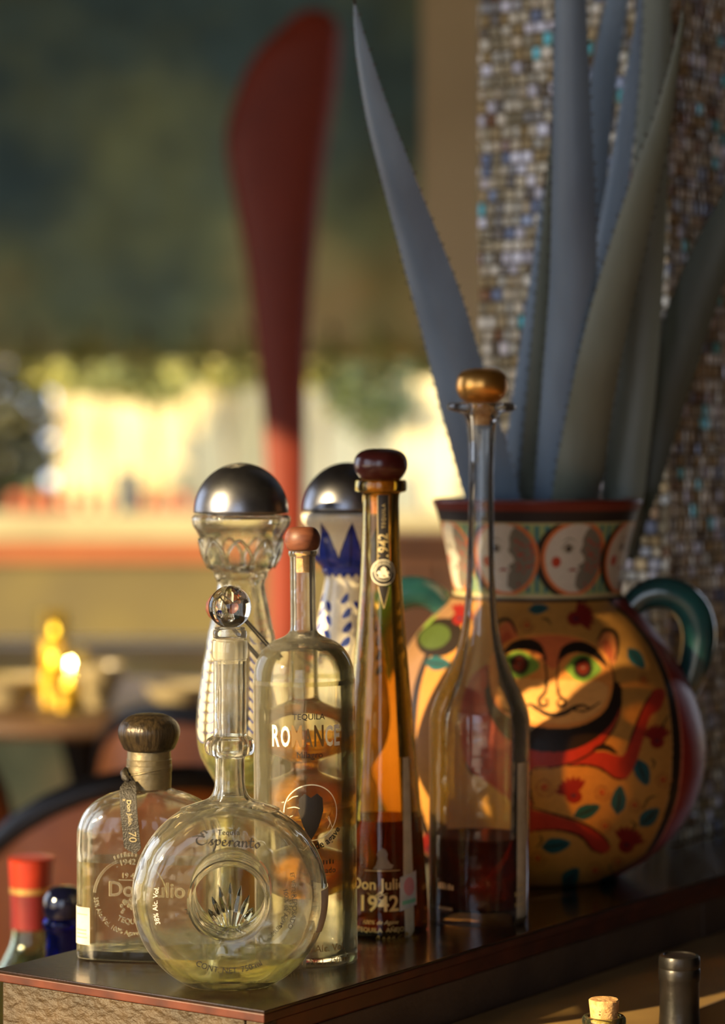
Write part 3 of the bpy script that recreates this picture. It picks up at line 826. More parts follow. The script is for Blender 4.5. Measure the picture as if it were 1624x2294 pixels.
liq = boolean(disc_solid(.0272, RO-.0026, HT-.0026, -.0552, 170), [(lb, [(0, 3, 2, 1), (4, 5, 6, 7), (0, 1, 5, 4), (1, 2, 6, 5), (2, 3, 7, 6), (3, 0, 4, 7)])], ['INTERSECT'])
obj('liquid', liq[0], liq[1], M['liq_pale'], ESP, True, False, 35)
rb = 48/so/100; zb_ = zpx(1360)
st = lathe_obj('ball_stopper', [(0, zb_-rb)]+[(rb*math.cos(a), zb_+rb*math.sin(a)) for a in np.linspace(-1.35, 1.5, 26)]+[(0, zb_+rb)], M['solid_glass'], ESP, 56)
lathe_obj('stopper_collar', crom([(.0001, zpx(1430)), (.0100, zpx(1430)), (.0116, zpx(1426)), (.0116, zpx(1414)), (.0104, zpx(1410)), (.0098, zpx(1404)), (.0001, zpx(1402))], 3), M['glass'], ESP, 48)
lathe_obj('stopper_plug', [(0, zpx(1486)), (.0084, zpx(1486)), (.0090, zpx(1478)), (.0092, zpx(1440)), (.0100, zpx(1431)), (0, zpx(1431))], M['frosted'], ESP, 40)
def ring_front(eps=.0003, side=-1):
    r0, r1 = .0245, RO; rk = r0+(r1-r0)*.50; e = 2.3
    def ty(r):
        if r <= rk: return HT
        c = min((r-rk)/(r1-rk), .999)**(e/2); return HT*(math.sqrt(max(1-c*c, 0)))**(2/e)
    def fn(x, z):
        r = math.hypot(x, z); return (x, side*(ty(r)+eps), z+ZC0)
    return fn, ty
rf, rty = ring_front()
rbk, _ = ring_front(.0003, 1)
def arc_text(s, size, rho, ang, cw=True, **k):
    """Lettering bent along a circle about the hole; ang (deg) is the middle, 90 = top. cw: tops point outwards."""
    V, Fc = text2d(s, size, **k); out = []
    for u, v in V:
        if cw: a = math.radians(ang)-u/rho; r = rho+v
        else: a = math.radians(ang)+u/rho; r = rho-v
        out.append((r*math.cos(a), r*math.sin(a)))
    return out, Fc
def script_word(letters, sc, pen=.6, wd=.12):
    out = []; x = 0
    for strokes, adv in letters:
        for st_ in strokes:
            V, Fc = stroke2d([(p[0]+x, p[1]) for p in st_], wd, pen); out.append(([(u*sc, v*sc) for u, v in V], Fc))
        x += adv
    return out, x*sc
LET = {'E': ([[(1.0, 1.2), (.65, 1.42), (.38, 1.2), (.62, .95), (.4, .9), (.0, .55), (.1, .12), (.6, -.02), (1.1, .25)], [(-.55, .72), (.1, .86), (.8, .8)]], 1.2),
       's': ([[(0, .1), (.28, .48), (.42, .62), (.34, .35), (.5, .1), (.2, .0)]], .62), 'p': ([[(0, .3), (.2, .62), (.15, -.1), (-.02, -.6)], [(.15, .3), (.42, .6), (.62, .4), (.45, .08), (.2, .1)]], .78),
       'e': ([[(0, .3), (.36, .4), (.3, .6), (.08, .45), (.1, .1), (.4, .04), (.62, .28)]], .66), 'r': ([[(0, .3), (.16, .6), (.12, 0)], [(.12, .3), (.3, .58), (.52, .55)]], .6),
       'a': ([[(.5, .55), (.2, .56), (0, .25), (.15, 0), (.45, .3), (.53, .58), (.5, .1), (.72, .1)]], .76), 'n': ([[(0, .5), (.1, .58), (.1, 0)], [(.1, .3), (.36, .58), (.52, .45), (.52, .05), (.74, .15)]], .8),
       't': ([[(.2, 1.0), (.12, .3), (.2, .02), (.48, .12)], [(-.12, .62), (.5, .68)]], .6), 'o': ([[(.25, .58), (.02, .3), (.22, .0), (.48, .3), (.25, .58)]], .5)}
wsh, wl = script_word([LET[c] for c in 'Esperanto'], .0066, wd=.20)
c_, s_ = math.cos(-.07), math.sin(-.07)
wsh = [([((u-wl/2-.0006)*c_-(v)*s_, (u-wl/2-.0006)*s_+v*c_+.0385) for u, v in V], Fc) for V, Fc in wsh]
place2d('script_lettering', wsh, rf, M['ink'], ESP)
place2d('front_lettering', [off(text2d('Tequila', .0052, .008), -.0002, .0462)], rf, M['ink'], ESP)
place2d('volume_lettering', [arc_text('CONT. NET. 750 ml', .0056, .0478, -90, False, bold=.006)], rf, M['ink'], ESP)
place2d('side_lettering', [arc_text('100% de Agave', .0043, .0378, -6, True), arc_text('REPOSADO', .0045, .0432, -8, True)], rf, M['ink'], ESP)
place2d('alcohol_lettering', [arc_text('38% Alc. Vol.', .0047, .0485, 182, True)], rf, M['ink_white'], ESP)
mir = lambda sh: ([(-u, v) for u, v in sh[0]], sh[1])
place2d('back_lettering', [mir(arc_text('EL ABUSO EN EL CONSUMO', .0042, .0455, 200, False)), mir(arc_text('PARA', .0052, .036, -35, False)),
        mir(off(text2d('NOM 1416 CRT', .0034), 0, .0505))], rbk, M['ink'], ESP)
# paper seal folded over the rim
V = []; Fc = []
rk_ = .0245+(RO-.0245)*.50
for i, a in enumerate(np.linspace(-.36, .10, 13)):
    for j, tt in enumerate(np.linspace(-.72, .72, 11)):
        sn = abs(tt)**(2.3/2); rr = rk_+(RO-rk_)*math.sqrt(1-sn*sn)**(2/2.3)
        V.append(((rr+.0005)*math.cos(a), tt*HT+math.copysign(.0003, tt), (rr+.0005)*math.sin(a)+ZC0))
for i in range(12):
    for j in range(10): Fc.append((i*11+j, i*11+j+1, (i+1)*11+j+1, (i+1)*11+j))
obj('paper_seal', V, Fc, M['paper'], ESP, True, False)
# small agave of glass standing in the hole
mb = MB()
for k, (ax, h, ry) in enumerate([(-.62, .022, .2), (-.30, .028, -.2), (.0, .030, .1), (.30, .029, -.2), (.62, .023, .25), (.95, .016, 0), (-.95, .015, 0)]):
    b0 = Vector((ax*.008, .012+ry*.006, -.0235+ZC0+abs(ax)*.001)); tp = b0+Vector((math.sin(ax*.8)*h*.75, ry*.006, math.cos(ax*.8)*h))
    tube(mb, [b0, b0.lerp(tp, .35), b0.lerp(tp, .75), tp], [.0020, .0030, .0020, .0003], 6)
mb.build('glass_agave', M['solid_glass'], ESP, smooth=False)

# ------------------------------------------------------------------ flask with bronzed ball stopper
sd = 30.7
FL = root('flask_bottle', at_ledge(334, 1.872), 'squat clear glass flask with dark bronzed ball stopper and hanging tag', 'bottle', -.16)
FA, FB = .0515, .0255
zf = lambda y_: (1015+36.7*sd-y_)/sd/100
lev = [(0, .0475, .0215, 4), (.0016, .0505, .0245, 4), (.006, FA, FB, 4.2), (.05, FA, FB, 4.2), (.088, FA, FB, 4.2), (.096, .0508, .0252, 4), (.105, .0470, .0238, 3.6), (.1125, .0400, .0215, 3.1), (.1175, .0310, .0190, 2.6), (.1205, .0220, .0170, 2.2), (.1228, .0158, .0150, 2), (.126, .0150, .0148, 2), (.150, .0150, .0150, 2)]
lv_o = crom(lev, 4)
lv_i = [(max(z, .007), max(a-.0032, .011), max(b-.0032, .011), e) for z, a, b, e in lv_o if z > .004]
nested('glass_body', loft([superring(a, b, e, z, 96) for z, a, b, e in lv_o]), loft([superring(a, b, e, z+(.0 if i else 0), 96) for i, (z, a, b, e) in enumerate(lv_i) if z < .149]), M['glass_thick'], FL, 35)
lq = [(max(z, .0068), a-.0029, b-.0029, e) for z, a, b, e in lv_o if .004 < z < .0695]+[(.0705, FA-.0029, FB-.0029, 4.2)]
V, Fc = loft([superring(a, b, e, z, 96) for z, a, b, e in lq]); obj('liquid', V, Fc, M['liq_clear'], FL, True, True, 35)
zc0, zc1 = zf(1680), zf(1597)
lathe_obj('ball_stopper', crom([(.0001, zc0), (.0160, zc0), (.0198, zc0+.004), (.0224, zc0+.0115), (.0218, zc0+.0175), (.0180, zc1-.0045), (.0110, zc1-.0010), (.0001, zc1)], 5), M['dark_wood'], FL, 64)
fo = [(.0152, zf(1764)), (.0160, zf(1764)), (.0163, zf(1745)), (.0163, zf(1728)), (.0167, zf(1727)), (.0167, zf(1712)), (.0164, zf(1711)), (.0165, zf(1700)), (.0160, zf(1698)), (.0158, zf(1681)), (.0150, zf(1681))]
lathe_obj('neck_foil', fo, M['foil'], FL, 64, sharp=30)
def helix(mb):
    tube(mb, [(.0167*math.sin(a), -.0167*math.cos(a), zf(1733)+.0052*(a+1.2)/2.6+.001*math.sin(2*a)) for a in np.linspace(-1.3, 1.6, 30)], .0005, 6)
mb = MB(); helix(mb); mb.build('foil_fold', M['foil'], FL, smooth=True)
mb = MB()
tube(mb, [(-.0150, -.0090, zf(1718)), (-.0158, -.0120, zf(1726)), (-.0140, -.0155, zf(1735)), (-.0105, -.0175, zf(1744))], [.0014, .0026, .0030, .0020], 10)
tube(mb, [(-.0168, -.0060, zf(1735)), (-.0165, -.0105, zf(1730)), (-.0150, -.0140, zf(1724))], [.0008, .0024, .0012], 10)
mb.build('ribbon_knot', M['ribbon'], FL, smooth=True)
# hanging tag: a bent strip
cl = crom([(-.0098, -.0178, zf(1742)), (-.0100, -.0225, zf(1757)), (-.0092, -.0262, zf(1776)), (-.0078, -.0288, zf(1810)), (-.0064, -.0292, zf(1850)), (-.0052, -.0288, zf(1886))], 6)
V = []; Fc = []
for i, (x, y_, z) in enumerate(cl):
    hw = .0036+.0026*min(1, i/6)
    for sx in (-1, 1): V += [(x+sx*hw, y_, z), (x+sx*hw, y_+.0009, z)]
n = len(cl); V += [(cl[-1][0]+.002, cl[-1][1], cl[-1][2]-.0045), (cl[-1][0]+.002, cl[-1][1]+.0009, cl[-1][2]-.0045)]
for i in range(n-1):
    a = 4*i; b = 4*(i+1); Fc += [(a, a+2, b+2, b), (a+1, b+1, b+3, a+3), (a, b, b+1, a+1), (a+2, a+3, b+3, b+2)]
a = 4*(n-1); q = 4*n; Fc += [(a, a+2, q), (a+1, q+1, a+3), (a, q, q+1, a+1), (a+2, a+3, q+1, q)]
obj('hang_tag', V, Fc, M['ribbon'], FL, True, True, 40)
def tag_fn(u, v):   # u runs down the tag, v across
    zz = zf(1783)-u; x = np.interp(-zz, [-c[2] for c in cl], [c[0] for c in cl]); y_ = np.interp(-zz, [-c[2] for c in cl], [c[1] for c in cl])
    return (float(x)+v, float(y_)-.0004, zz)
place2d('tag_lettering', [off(text2d('Don Julio.', .0046, .01), .0085, -.0008), off(text2d('70', .0080), .0255, -.0015), off(text2d('R', .003), -.0005, -.004)], tag_fn, M['tag_ink'], FL)
# raised glass lettering on the front face
def front_fn(dx, dz, e=.0006):
    def fn(u, v): return (u+dx, -(FB+e), v+dz)
    return fn
def arc2(s, size, rho, ang, cw=True, **k):
    return arc_text(s, size, rho, ang, cw, **k)
def raised(name, shapes, dx, dz, h, m, parent):
    if len(shapes) <= 6 and len(shapes) > 1:
        return [raised(name, [q], dx, dz, h, m, parent) for q in shapes]
    mb = MB()
    for V, Fc in shapes:
        bm = bmesh.new(); vs = [bm.verts.new((u+dx, -FB+.0004, v+dz)) for u, v in V]
        fs = []
        for f in Fc:
            try: fs.append(bm.faces.new([vs[i] for i in f]))
            except ValueError: pass
        g = bmesh.ops.extrude_face_region(bm, geom=fs)
        for e in g['geom']:
            if isinstance(e, bmesh.types.BMVert): e.co.y -= h
        bmesh.ops.recalc_face_normals(bm, faces=bm.faces[:]); bm.verts.index_update()
        mb.add([tuple(v.co) for v in bm.verts], [tuple(v.index for v in f.verts) for f in bm.faces]); bm.free()
    return mb.build(name, m, parent, smooth=False)
EX, EZ = -.007, .0475
raised('raised_lettering', [off(text2d('Don Julio', .0150, .012), .0115, .0005), arc2('35% Alc. Vol. 100% Agave', .0046, .0275, 232, False), arc2('TEQUILA', .0056, .0195, 270, False), arc2('. 1942 .', .0058, .0235, 96, True), off(text2d('19 42', .0055), -.001, .0135), ([((.0292+v)*math.cos(1.71-u/.0292), (.0292+v)*math.sin(1.71-u/.0292)) for u, v in marks2d(.018, .0034, 7, 4)[0]], marks2d(.018, .0034, 7, 4)[1])], EX, EZ, .0011, M['emboss'], FL)
raised('raised_ring', [ring2d(0, 0, .0262, .0268, 40, 1.95, 3.05), ring2d(0, 0, .0275, .0281, 40, 1.95, 3.05), ring2d(0, 0, .0262, .0268, 40, .1, 1.2), ([(-.009, .0118), (.009, .0118), (.009, .0124), (-.009, .0124)], [(0, 1, 2, 3)])], EX, EZ, .0010, M['emboss'], FL)
cl_sh = [disc2d(rnd.gauss(0, .005), -.0055+rnd.gauss(0, .0022), .0011, n=8) for _ in range(46)]
raised('raised_fruit', cl_sh, EX+.003, EZ, .0010, M['emboss'], FL)
# sticker on the left corner
def corner_fn(u, v):
    t_ = math.pi+u; c, s2 = math.cos(t_), math.sin(t_); e = 4.2
    return ((FA+.0004)*math.copysign(abs(c)**(2/e), c), (FB+.0004)*math.copysign(abs(s2)**(2/e), s2), v)
def corner_patch(u0, u1, z0, z1, n=14, eps=0):
    V = []; Fc = []
    for i in range(n+1):
        for z in (z0, z1): V.append((u0+(u1-u0)*i/n, z))
    for i in range(n): Fc.append((2*i, 2*i+2, 2*i+3, 2*i+1))
    return V, Fc
place2d('paper_sticker', [corner_patch(.10, 1.02, .0115, .0385)], corner_fn, M['paper'], FL)
def corner_fn2(u, v):
    x, y_, z = corner_fn(u, v); return (x-.0002, y_-.0002, z)
place2d('sticker_print', [corner_patch(.5, .95, .0330, .0338), corner_patch(.45, .92, .0215, .0226), corner_patch(.5, .92, .0190, .0200), corner_patch(.5, .95, .0163, .0172)], corner_fn2, M['orange_ink'], FL)

# ------------------------------------------------------------------ twin-chamber bottle with walnut stoppers
sm = 30.9
MI = root('twin_chamber_bottle', at_ledge(687, 1.862), 'tall clear cylindrical bottle with amber inner bulbs and two walnut stoppers', 'bottle', 0, -.010)
zm = lambda y_: (1015+36.7*sm-y_)/sm/100
mo = crom([(.0345, 0), (.0362, .0012), (.0369, .004), (.0370, .05), (.0370, zm(1560)), (.0369, zm(1530)), (.0360, zm(1500)), (.0335, zm(1473)), (.0285, zm(1450)), (.0215, zm(1435)), (.0140, zm(1425)), (.0102, zm(1414)), (.0094, zm(1398)), (.0093, zm(1330)), (.0093, zm(1250)), (.0098, zm(1246)), (.0105, zm(1240)), (.0103, zm(1234))], 4); mo = [(r, max(z, 0.0)) for r, z in mo]
lathe_obj('glass_body', shell_prof(mo, .0022, .007), M['glass'], MI, 96)
lathe_obj('clear_liquid', fill_prof(mo, .0022, .007, zm(1453)), M['liq_outer'], MI, 96)
bulbs = [(1440, 30), (1480, 31), (1545, 31), (1568, 34), (1578, 52), (1592, 80), (1615, 101), (1638, 107), (1662, 100), (1685, 76), (1697, 48), (1704, 33), (1716, 28), (1728, 32), (1738, 52), (1752, 82), (1776, 103), (1800, 108), (1826, 100), (1848, 78), (1862, 48), (1870, 32), (1882, 27), (1893, 33), (1902, 56), (1916, 84), (1938, 101), (1956, 104), (1976, 97), (1996, 72), (2008, 42), (2013, 10)]
bp = [(hw/sm/100, zm(y_)) for y_, hw in bulbs][::-1]
bpc = crom([(.0001, zm(2014))]+bp, 3)
lathe_obj('inner_chamber', [(max(r, 0), z) for r, z in bpc]+[(.0080, zm(1440))], M['bulb'], MI, 64, sharp=60)
def chamber_fill(y0, y1):
    z0, z1 = zm(y1), zm(y0)
    pts = [(max(r-.0012, .0004), z) for r, z in bpc if z0 < z < z1]
    return [(0, pts[0][1])]+pts+[(0, pts[-1][1])]
lathe_obj('amber_liquid', chamber_fill(1640, 2010), M['liq_amber'], MI, 64)
lathe_obj('walnut_stopper', crom([(.0001, zm(1233)), (.0085, zm(1233)), (.0112, zm(1228)), (.0128, zm(1212)), (.0124, zm(1198)), (.0102, zm(1186)), (.0070, zm(1181)), (.0001, zm(1180))], 4), M['walnut'], MI, 48)
lathe_obj('stopper_cork', [(0, zm(1282)), (.0060, zm(1282)), (.0068, zm(1276)), (.0071, zm(1234)), (0, zm(1234))], M['cork'], MI, 32)
# slanting side spout with its own stopper
A = Vector((-68/sm/100, 0, zm(1484))); B = Vector((-166/sm/100, 0, zm(1372)))
dv = (B-A).normalized()
mb = MB(); tube(mb, [A-dv*.004, A.lerp(B, .3), A.lerp(B, .7), B], [.0084, .0072, .0070, .0074], 28, cap=False)
tube(mb, [B, B.lerp(A, .3), B.lerp(A, .7), A-dv*.004], [.0058, .0056, .0056, .0062], 28, cap=False)
mb.build('side_spout', M['glass'], MI, smooth=True)
mb = MB(); C = B+dv*.0002
tube(mb, [C, C+dv*.003, C+dv*.008, C+dv*.013, C+dv*.0165, C+dv*.018], [.0085, .0118, .0128, .0112, .0075, .002], 32)
mb.build('side_stopper', M['walnut'], MI, smooth=True, sharp=60)
mb = MB(); tube(mb, [C-dv*.011, C-dv*.001], [.0050, .0054], 20); mb.build('side_cork', M['cork'], MI, smooth=True, sharp=40)
f = on_lathe(mo, .0, zm(1661))
sh = []
x0 = -.0238
for ch, ww, hh in [('R', .0062, .0155), ('O', .0070, .0150), ('M', .0075, .0155), ('A', .0065, .0130), ('N', .0070, .0155), ('C', .0062, .0150), ('E', .0050, .0150)]:
    V, Fc = text2d(ch, 1, .025); xs = [v[0] for v in V]; ys = [v[1] for v in V]; sx = ww/(max(xs)-min(xs)); sy = hh/(max(ys)-min(ys))
    sh.append(refine(([((u-min(xs))*sx+x0, (v-min(ys))*sy) for u, v in V], Fc), .003)); x0 += ww+.0011
sh2 = sh[2:3]+sh[3:5]
place2d('title_lettering', sh[:2]+sh[5:], f, M['cream_ink'], MI)
place2d('title_lettering', sh2, f, M['bronze_ink'], MI)
place2d('small_lettering', [off(text2d('TEQUILA', .0058, .012), .004, .0195), off(text2d('Milagro', .0064), .0045, -.0078)], f, M['ink'], MI)
f2 = on_lathe(mo, .0, zm(1805))
place2d('emblem_ring', [refine(ring2d(.005, 0, .0194, .0201, 60), .004)], f2, M['cream_ink'], MI)
heart = [(.005, -.0195), (-.0005, -.010), (-.004, .001), (-.0035, .010), (.0005, .0135), (.005, .0105), (.0095, .0135), (.0135, .010), (.0140, .001), (.0105, -.010)]
place2d('emblem_shield', [refine(poly2d(heart), .004)], f2, M['black_label'], MI)
hz = [stroke2d([(-.012, .008), (-.008, .011), (-.004, .012)], .0006), stroke2d([(-.012, .003), (-.007, .004), (-.003, .003)], .0006), stroke2d([(-.010, -.005), (-.013, -.008), (-.010, -.012)], .0006), stroke2d([(.017, -.004), (.019, -.008), (.017, -.012)], .0006), stroke2d([(.018, -.003), (.021, -.012)], .0006), stroke2d([(-.008, -.002), (-.011, -.004), (-.007, -.007), (-.011, -.010)], .0006)]
place2d('emblem_flourish', hz, f2, M['cream_ink'], MI)
def arcf(s, size, rho, ang, cw=False, **k):
    V, Fc = arc_text(s, size, rho, ang, cw, **k); return ([(u+.005, v) for u, v in V], Fc)
place2d('emblem_lettering', [arcf('100% de agave', .0072, .0262, -76, False, bold=.02)], f2, M['ink'], MI)
place2d('lower_lettering', [off(marks2d(.020, .0036, 8, 7), .0125, -.0372), off(text2d('reposado', .0058, .01), .0125, -.0435)], f2, M['ink'], MI)
f3 = on_lathe(mo, .0, zm(2112))
place2d('base_lettering', [off(text2d('38% Alc. Vol.', .0072), .012, .0), off(text2d('CONT. NET. 750 ml', .0062), .008, -.0088)], f3, M['bronze_ink'], MI)

# ------------------------------------------------------------------ gourd bottles with domed metal caps
GP = [(2087, 78), (2083, 82), (2060, 83), (2000, 78), (1900, 70), (1830, 68), (1800, 70), (1786, 66), (1772, 60), (1758, 58), (1746, 62), (1722, 76), (1690, 92), (1640, 100), (1590, 98), (1540, 93), (1490, 86), (1440, 78), (1400, 70), (1350, 61), (1325, 56), (1310, 54), (1299, 56), (1292, 60), (1282, 62), (1274, 70), (1262, 80), (1245, 86), (1225, 90), (1205, 93), (1190, 100), (1178, 108), (1166, 111), (1158, 110), (1153, 104)]
def gourd(px, d, label, kind):
    s_ = F/d/100; k = 29.2
    t = root('gourd_bottle', at_ledge(px, d), label, 'bottle', 0.0 if kind == 'clear' else -.25)
    sc = 1.0
    go = crom(prof_px(k, GP), 4)
    go = [(r, max(z, 0.0)) for r, z in go]
    if kind == 'clear':
        lathe_obj('glass_body', shell_prof(go, .0028, .008), M['glass_thick'], t, 80)
        zl = (1015+36.7*k-1655)/k/100
        lathe_obj('liquid', fill_prof(go, .0028, .008, zl), M['liq_green'], t, 72)
        for n_leaf, th0 in enumerate((-.86, 0.55, 1.6)):
            whites = []; blues = []; fnz = on_lathe(go, th0, 0)
            for i in range(11):
                z = (1015+36.7*k-(1640-22*i))/k/100; w_ = 1-.35*i/11
                for sx in (-1, 1):
                    whites.append(off(disc2d(sx*.0054*w_, 0, .0033*w_, .0060*w_, 14, -sx*.55), 0, z))
                    blues.append(off(stroke2d([(sx*.0010, -.0062), (sx*.0062*w_, -.0052), (sx*.0096*w_, -.0005)], .0011), 0, z))
            place2d('white_leaf_pattern', whites, fnz, M['leaf_white'], t)
            place2d('blue_vein_pattern', blues, fnz, M['leaf_blue'], t)
        # raised pointed arches on the collar
        mbq = MB(); zs = [z for r, z in go]; rs = [r for r, z in go]
        for i in range(9):
            a0 = 2*math.pi*i/9
            pts = []
            for u, yv in [(-.30, 1272), (-.32, 1245), (-.18, 1222), (0, 1208), (.18, 1222), (.32, 1245), (.30, 1272)]:
                z = (1015+36.7*k-yv)/k/100; r = float(np.interp(z, zs, rs))+.0004
                pts.append((r*math.sin(a0+u), -r*math.cos(a0+u), z))
            tube(mbq, crom(pts, 3), .0013, 8)
        mbq.build('collar_arches', M['solid_glass'], t, smooth=True)
    else:
        # glazed ceramic, painted
        zs = np.array([z for r, z in go]); rs = np.array([r for r, z in go])
        L = np.concatenate([[0], np.cumsum(np.hypot(np.diff(rs), np.diff(zs)))]); q = np.linspace(0, L[-1], 420)
        r_ = np.interp(q, L, rs); z_ = np.interp(q, L, zs); NT = 360
        th = np.linspace(-math.pi, math.pi, NT, endpoint=False)
        T, Z = np.meshgrid(th, z_); Rr = np.repeat(r_[:, None], NT, 1)
        Vv = np.stack([Rr*np.sin(T), -Rr*np.cos(T), Z], -1).reshape(-1, 3)
        idx = np.arange(420*NT).reshape(420, NT)
        Fq = np.stack([idx[:-1], np.roll(idx, -1, 1)[:-1], np.roll(idx, -1, 1)[1:], idx[1:]], -1).reshape(-1, 4)
        yv = 1015+36.7*k-Z*k*100; U = T
        Cc = np.zeros((420, NT, 3)); Cc[:] = srgb(236, 228, 208)[:3]
        blue = np.array(srgb(38, 58, 160)[:3]); dblue = np.array(srgb(26, 38, 110)[:3])
        # pointed blue petals round the collar
        ph = ((U*9/(2*math.pi)) % 1.0)-.5
        petal = (yv > 1178+np.abs(ph)*2*82) & (yv < 1296)
        Cc[petal] = blue
        vein = petal & (np.abs(ph) < .05); Cc[vein] = dblue
        edge = (np.abs(yv-(1178+np.abs(ph)*2*82)) < 4) & (yv < 1290); Cc[edge] = dblue
        Cc[(yv > 1280) & (yv < 1300+5*np.sin(U*18))] = blue
        # leafy sprigs on the body
        spr = random.Random(5)
        for sp in range(5):
            t0 = -0.75+sp*1.15
            for i in range(6):
                for sx in (-1, 1):
                    cy = 1362+i*33+sx*8; ct = t0+sx*.24+.10*math.sin(i*.9); rot = sx*.7
                    du = (U-ct+math.pi) % (2*math.pi)-math.pi
                    a = du*72; b = (yv-cy)
                    aa = a*math.cos(rot)-b*math.sin(rot); bb = a*math.sin(rot)+b*math.cos(rot)
                    mk = (aa/8.0)**2+((bb)/(14.5*(1-.25*np.clip(aa/6, -1, 1))))**2 < 1
                    Cc[mk] = blue
                    mk2 = (aa/3.0)**2+(bb/10)**2 < 1; Cc[mk2] = dblue
            du = (U-t0-.10*np.sin((yv-1372)/23*.9)+math.pi) % (2*math.pi)-math.pi
            Cc[(np.abs(du*72) < 1.2) & (yv > 1365) & (yv < 1520)] = dblue
        me = bpy.data.meshes.new('ceramic_body'); me.from_pydata(Vv.tolist(), [], Fq.tolist())
        at_ = me.color_attributes.new('paint', 'FLOAT_COLOR', 'POINT')
        at_.data.foreach_set('color', np.concatenate([Cc.reshape(-1, 3), np.ones((420*NT, 1))], 1).ravel().astype(np.float32))
        me.polygons.foreach_set('use_smooth', [True]*len(me.polygons)); me.materials.append(vcol_mat('painted_white_glaze', .22, .6)); me.update()
        link(bpy.data.objects.new('ceramic_body', me), t)
        mbq = MB()
        for i in range(22):
            a = 2*math.pi*i/22; r = .0193
            V, Fc = lathe([(0, -.0013), (.0011, -.0006), (.0013, .0), (.0011, .0007), (0, .0013)], 8)
            mbq.add([(v[0]+r*math.sin(a), v[1]-r*math.cos(a), v[2]+(1015+36.7*k-1294)/k/100) for v in V], Fc)
        mbq.build('glazed_beads', M['leaf_blue'], t, smooth=True)
    zc_ = (1015+36.7*k-1151)/k/100; rc = 106.5/k/100; hc = 114/k/100
    lathe_obj('domed_cap', [(0, zc_-.004), (rc*.7, zc_-.004), (rc*.72, zc_), (rc*.985, zc_+.0004), (rc, zc_+.0012)]+[(rc*math.cos(a), zc_+.0012+(hc-.0012)*math.sin(a)) for a in np.linspace(.04, 1.5, 22)]+[(0, zc_+hc)], M['pewter'], t, 72)
    if kind == 'clear':
        zz = zc_+hc*.93
        def capfn(u, v):
            x = u-.004; y_ = -(.004+.010)+v; rr = math.hypot(x, y_); return (x, y_, zc_+.0012+(hc-.0012)*math.sqrt(max(0, 1-(rr/rc)**2))+.0003)
        place2d('cap_engraving', [stroke2d([(-.009, .004), (-.004, .006), (.002, .004), (.010, .005)], .0006), stroke2d([(-.006, .002), (-.001, .003), (.003, .001), (.007, .003)], .0006), stroke2d([(-.003, -.001), (.0, .0), (.004, -.001)], .0005)], capfn, M['ink_white'], t)
    return t
gourd(540, 1.972, 'clear gourd-shaped bottle with white leaf pattern and domed steel cap', 'clear')
gourd(779, 2.062, 'white ceramic gourd bottle painted with blue leaves, domed steel cap', 'white')

# ------------------------------------------------------------------ tall tapering amber bottle
sa = 29.12
AM = root('tapered_amber_bottle', at_ledge(853, 1.975), 'tall tapering amber glass bottle with maroon mushroom stopper and gold lettering', 'bottle', 0)
za = lambda y_: (1015+36.7*sa-y_)/sa/100
ao = crom([(.0355, 0), (.0372, .0015), (.0378, .005), (.0372, za(2000)), (.0346, za(1900)), (.0318, za(1800)), (.0288, za(1700)), (.0255, za(1600)), (.0225, za(1500)), (.0193, za(1400)), (.0168, za(1300)), (.0149, za(1200)), (.0142, za(1140)), (.0142, za(1112)), (.0155, za(1104)), (.0190, za(1101)), (.0199, za(1095)), (.0199, za(1083)), (.0194, za(1077)), (.0185, za(1075))], 4); ao = [(r, max(z, 0.0)) for r, z in ao]
wv = lambda a, z: 1-.05*(1-math.cos(3*a))*min(1, max(0, (za(1110)-z)/.06))
lathe_obj('glass_body', shell_prof(ao, .0026, .006), M['amber_glass'], AM, 96, wv)
lathe_obj('liquid', fill_prof(ao, .0026, .006, za(1829)), M['liq_brown'], AM, 96, wv)
lathe_obj('mushroom_stopper', crom([(.0001, za(1078)), (.0125, za(1078)), (.0145, za(1075)), (.0168, za(1068)), (.0198, za(1054)), (.0207, za(1040)), (.0196, za(1024)), (.0158, za(1012)), (.0090, za(1006)), (.0001, za(1005))], 5), M['maroon'], AM, 56)
lathe_obj('stopper_cork', [(0, za(1150)), (.0095, za(1150)), (.0106, za(1078)), (0, za(1078))], M['cork'], AM, 32)
def on_wave(prof, th0, z0, eps=.0003):
    base = on_lathe(prof, th0, z0, 0)
    zs = np.array([z for r, z in prof]); rs = np.array([r for r, z in prof])
    def fn(u, v):
        z = z0+v; r0 = float(np.interp(z0, zs, rs)); t_ = th0+u/max(r0, .004)
        r = float(np.interp(z, zs, rs))*wv(t_, z)+eps; return (r*math.sin(t_), -r*math.cos(t_), z)
    return fn
fa = on_wave(ao, .03, za(2000), .0003)
S1942 = refine(off(text2d('1942', .0165, .02), -.0035, -.0075), .004)
SDJ = refine(off(text2d('Don Julio', .0118, .012), -.0035, .0085), .004)
place2d('gold_lettering', [S1942, SDJ, refine(off(text2d('TEQUILA  AÑEJO', .0050, .004), -.0015, -.0235), .004), refine(off(text2d('100% de Agave', .0046, 0, .35), -.002, -.0175), .004), refine(off(text2d('38% Alc. Vol.  CONT. NET. 750ml', .0046, .004), -.0035, -.0485), .004)], fa, M['gold_ink'], AM)
sig = [stroke2d([(-.006, -.031), (-.003, -.026), (-.002, -.033), (.001, -.027), (.002, -.032), (.005, -.027), (.006, -.031), (.009, -.027), (.010, -.031), (.015, -.026)], .0007), stroke2d([(-.008, -.034), (.0, -.0335), (.009, -.031), (.013, -.0325)], .0006)]
sig += [stroke2d([(-.012, .006), (-.007, .003), (-.002, .006), (.002, .003), (.0, .0005), (-.004, .003), (.004, .006)], .0007)]
place2d('gold_signature', sig, fa, M['gold_ink'], AM)
fb = on_wave(ao, .03, za(1925), .0003)
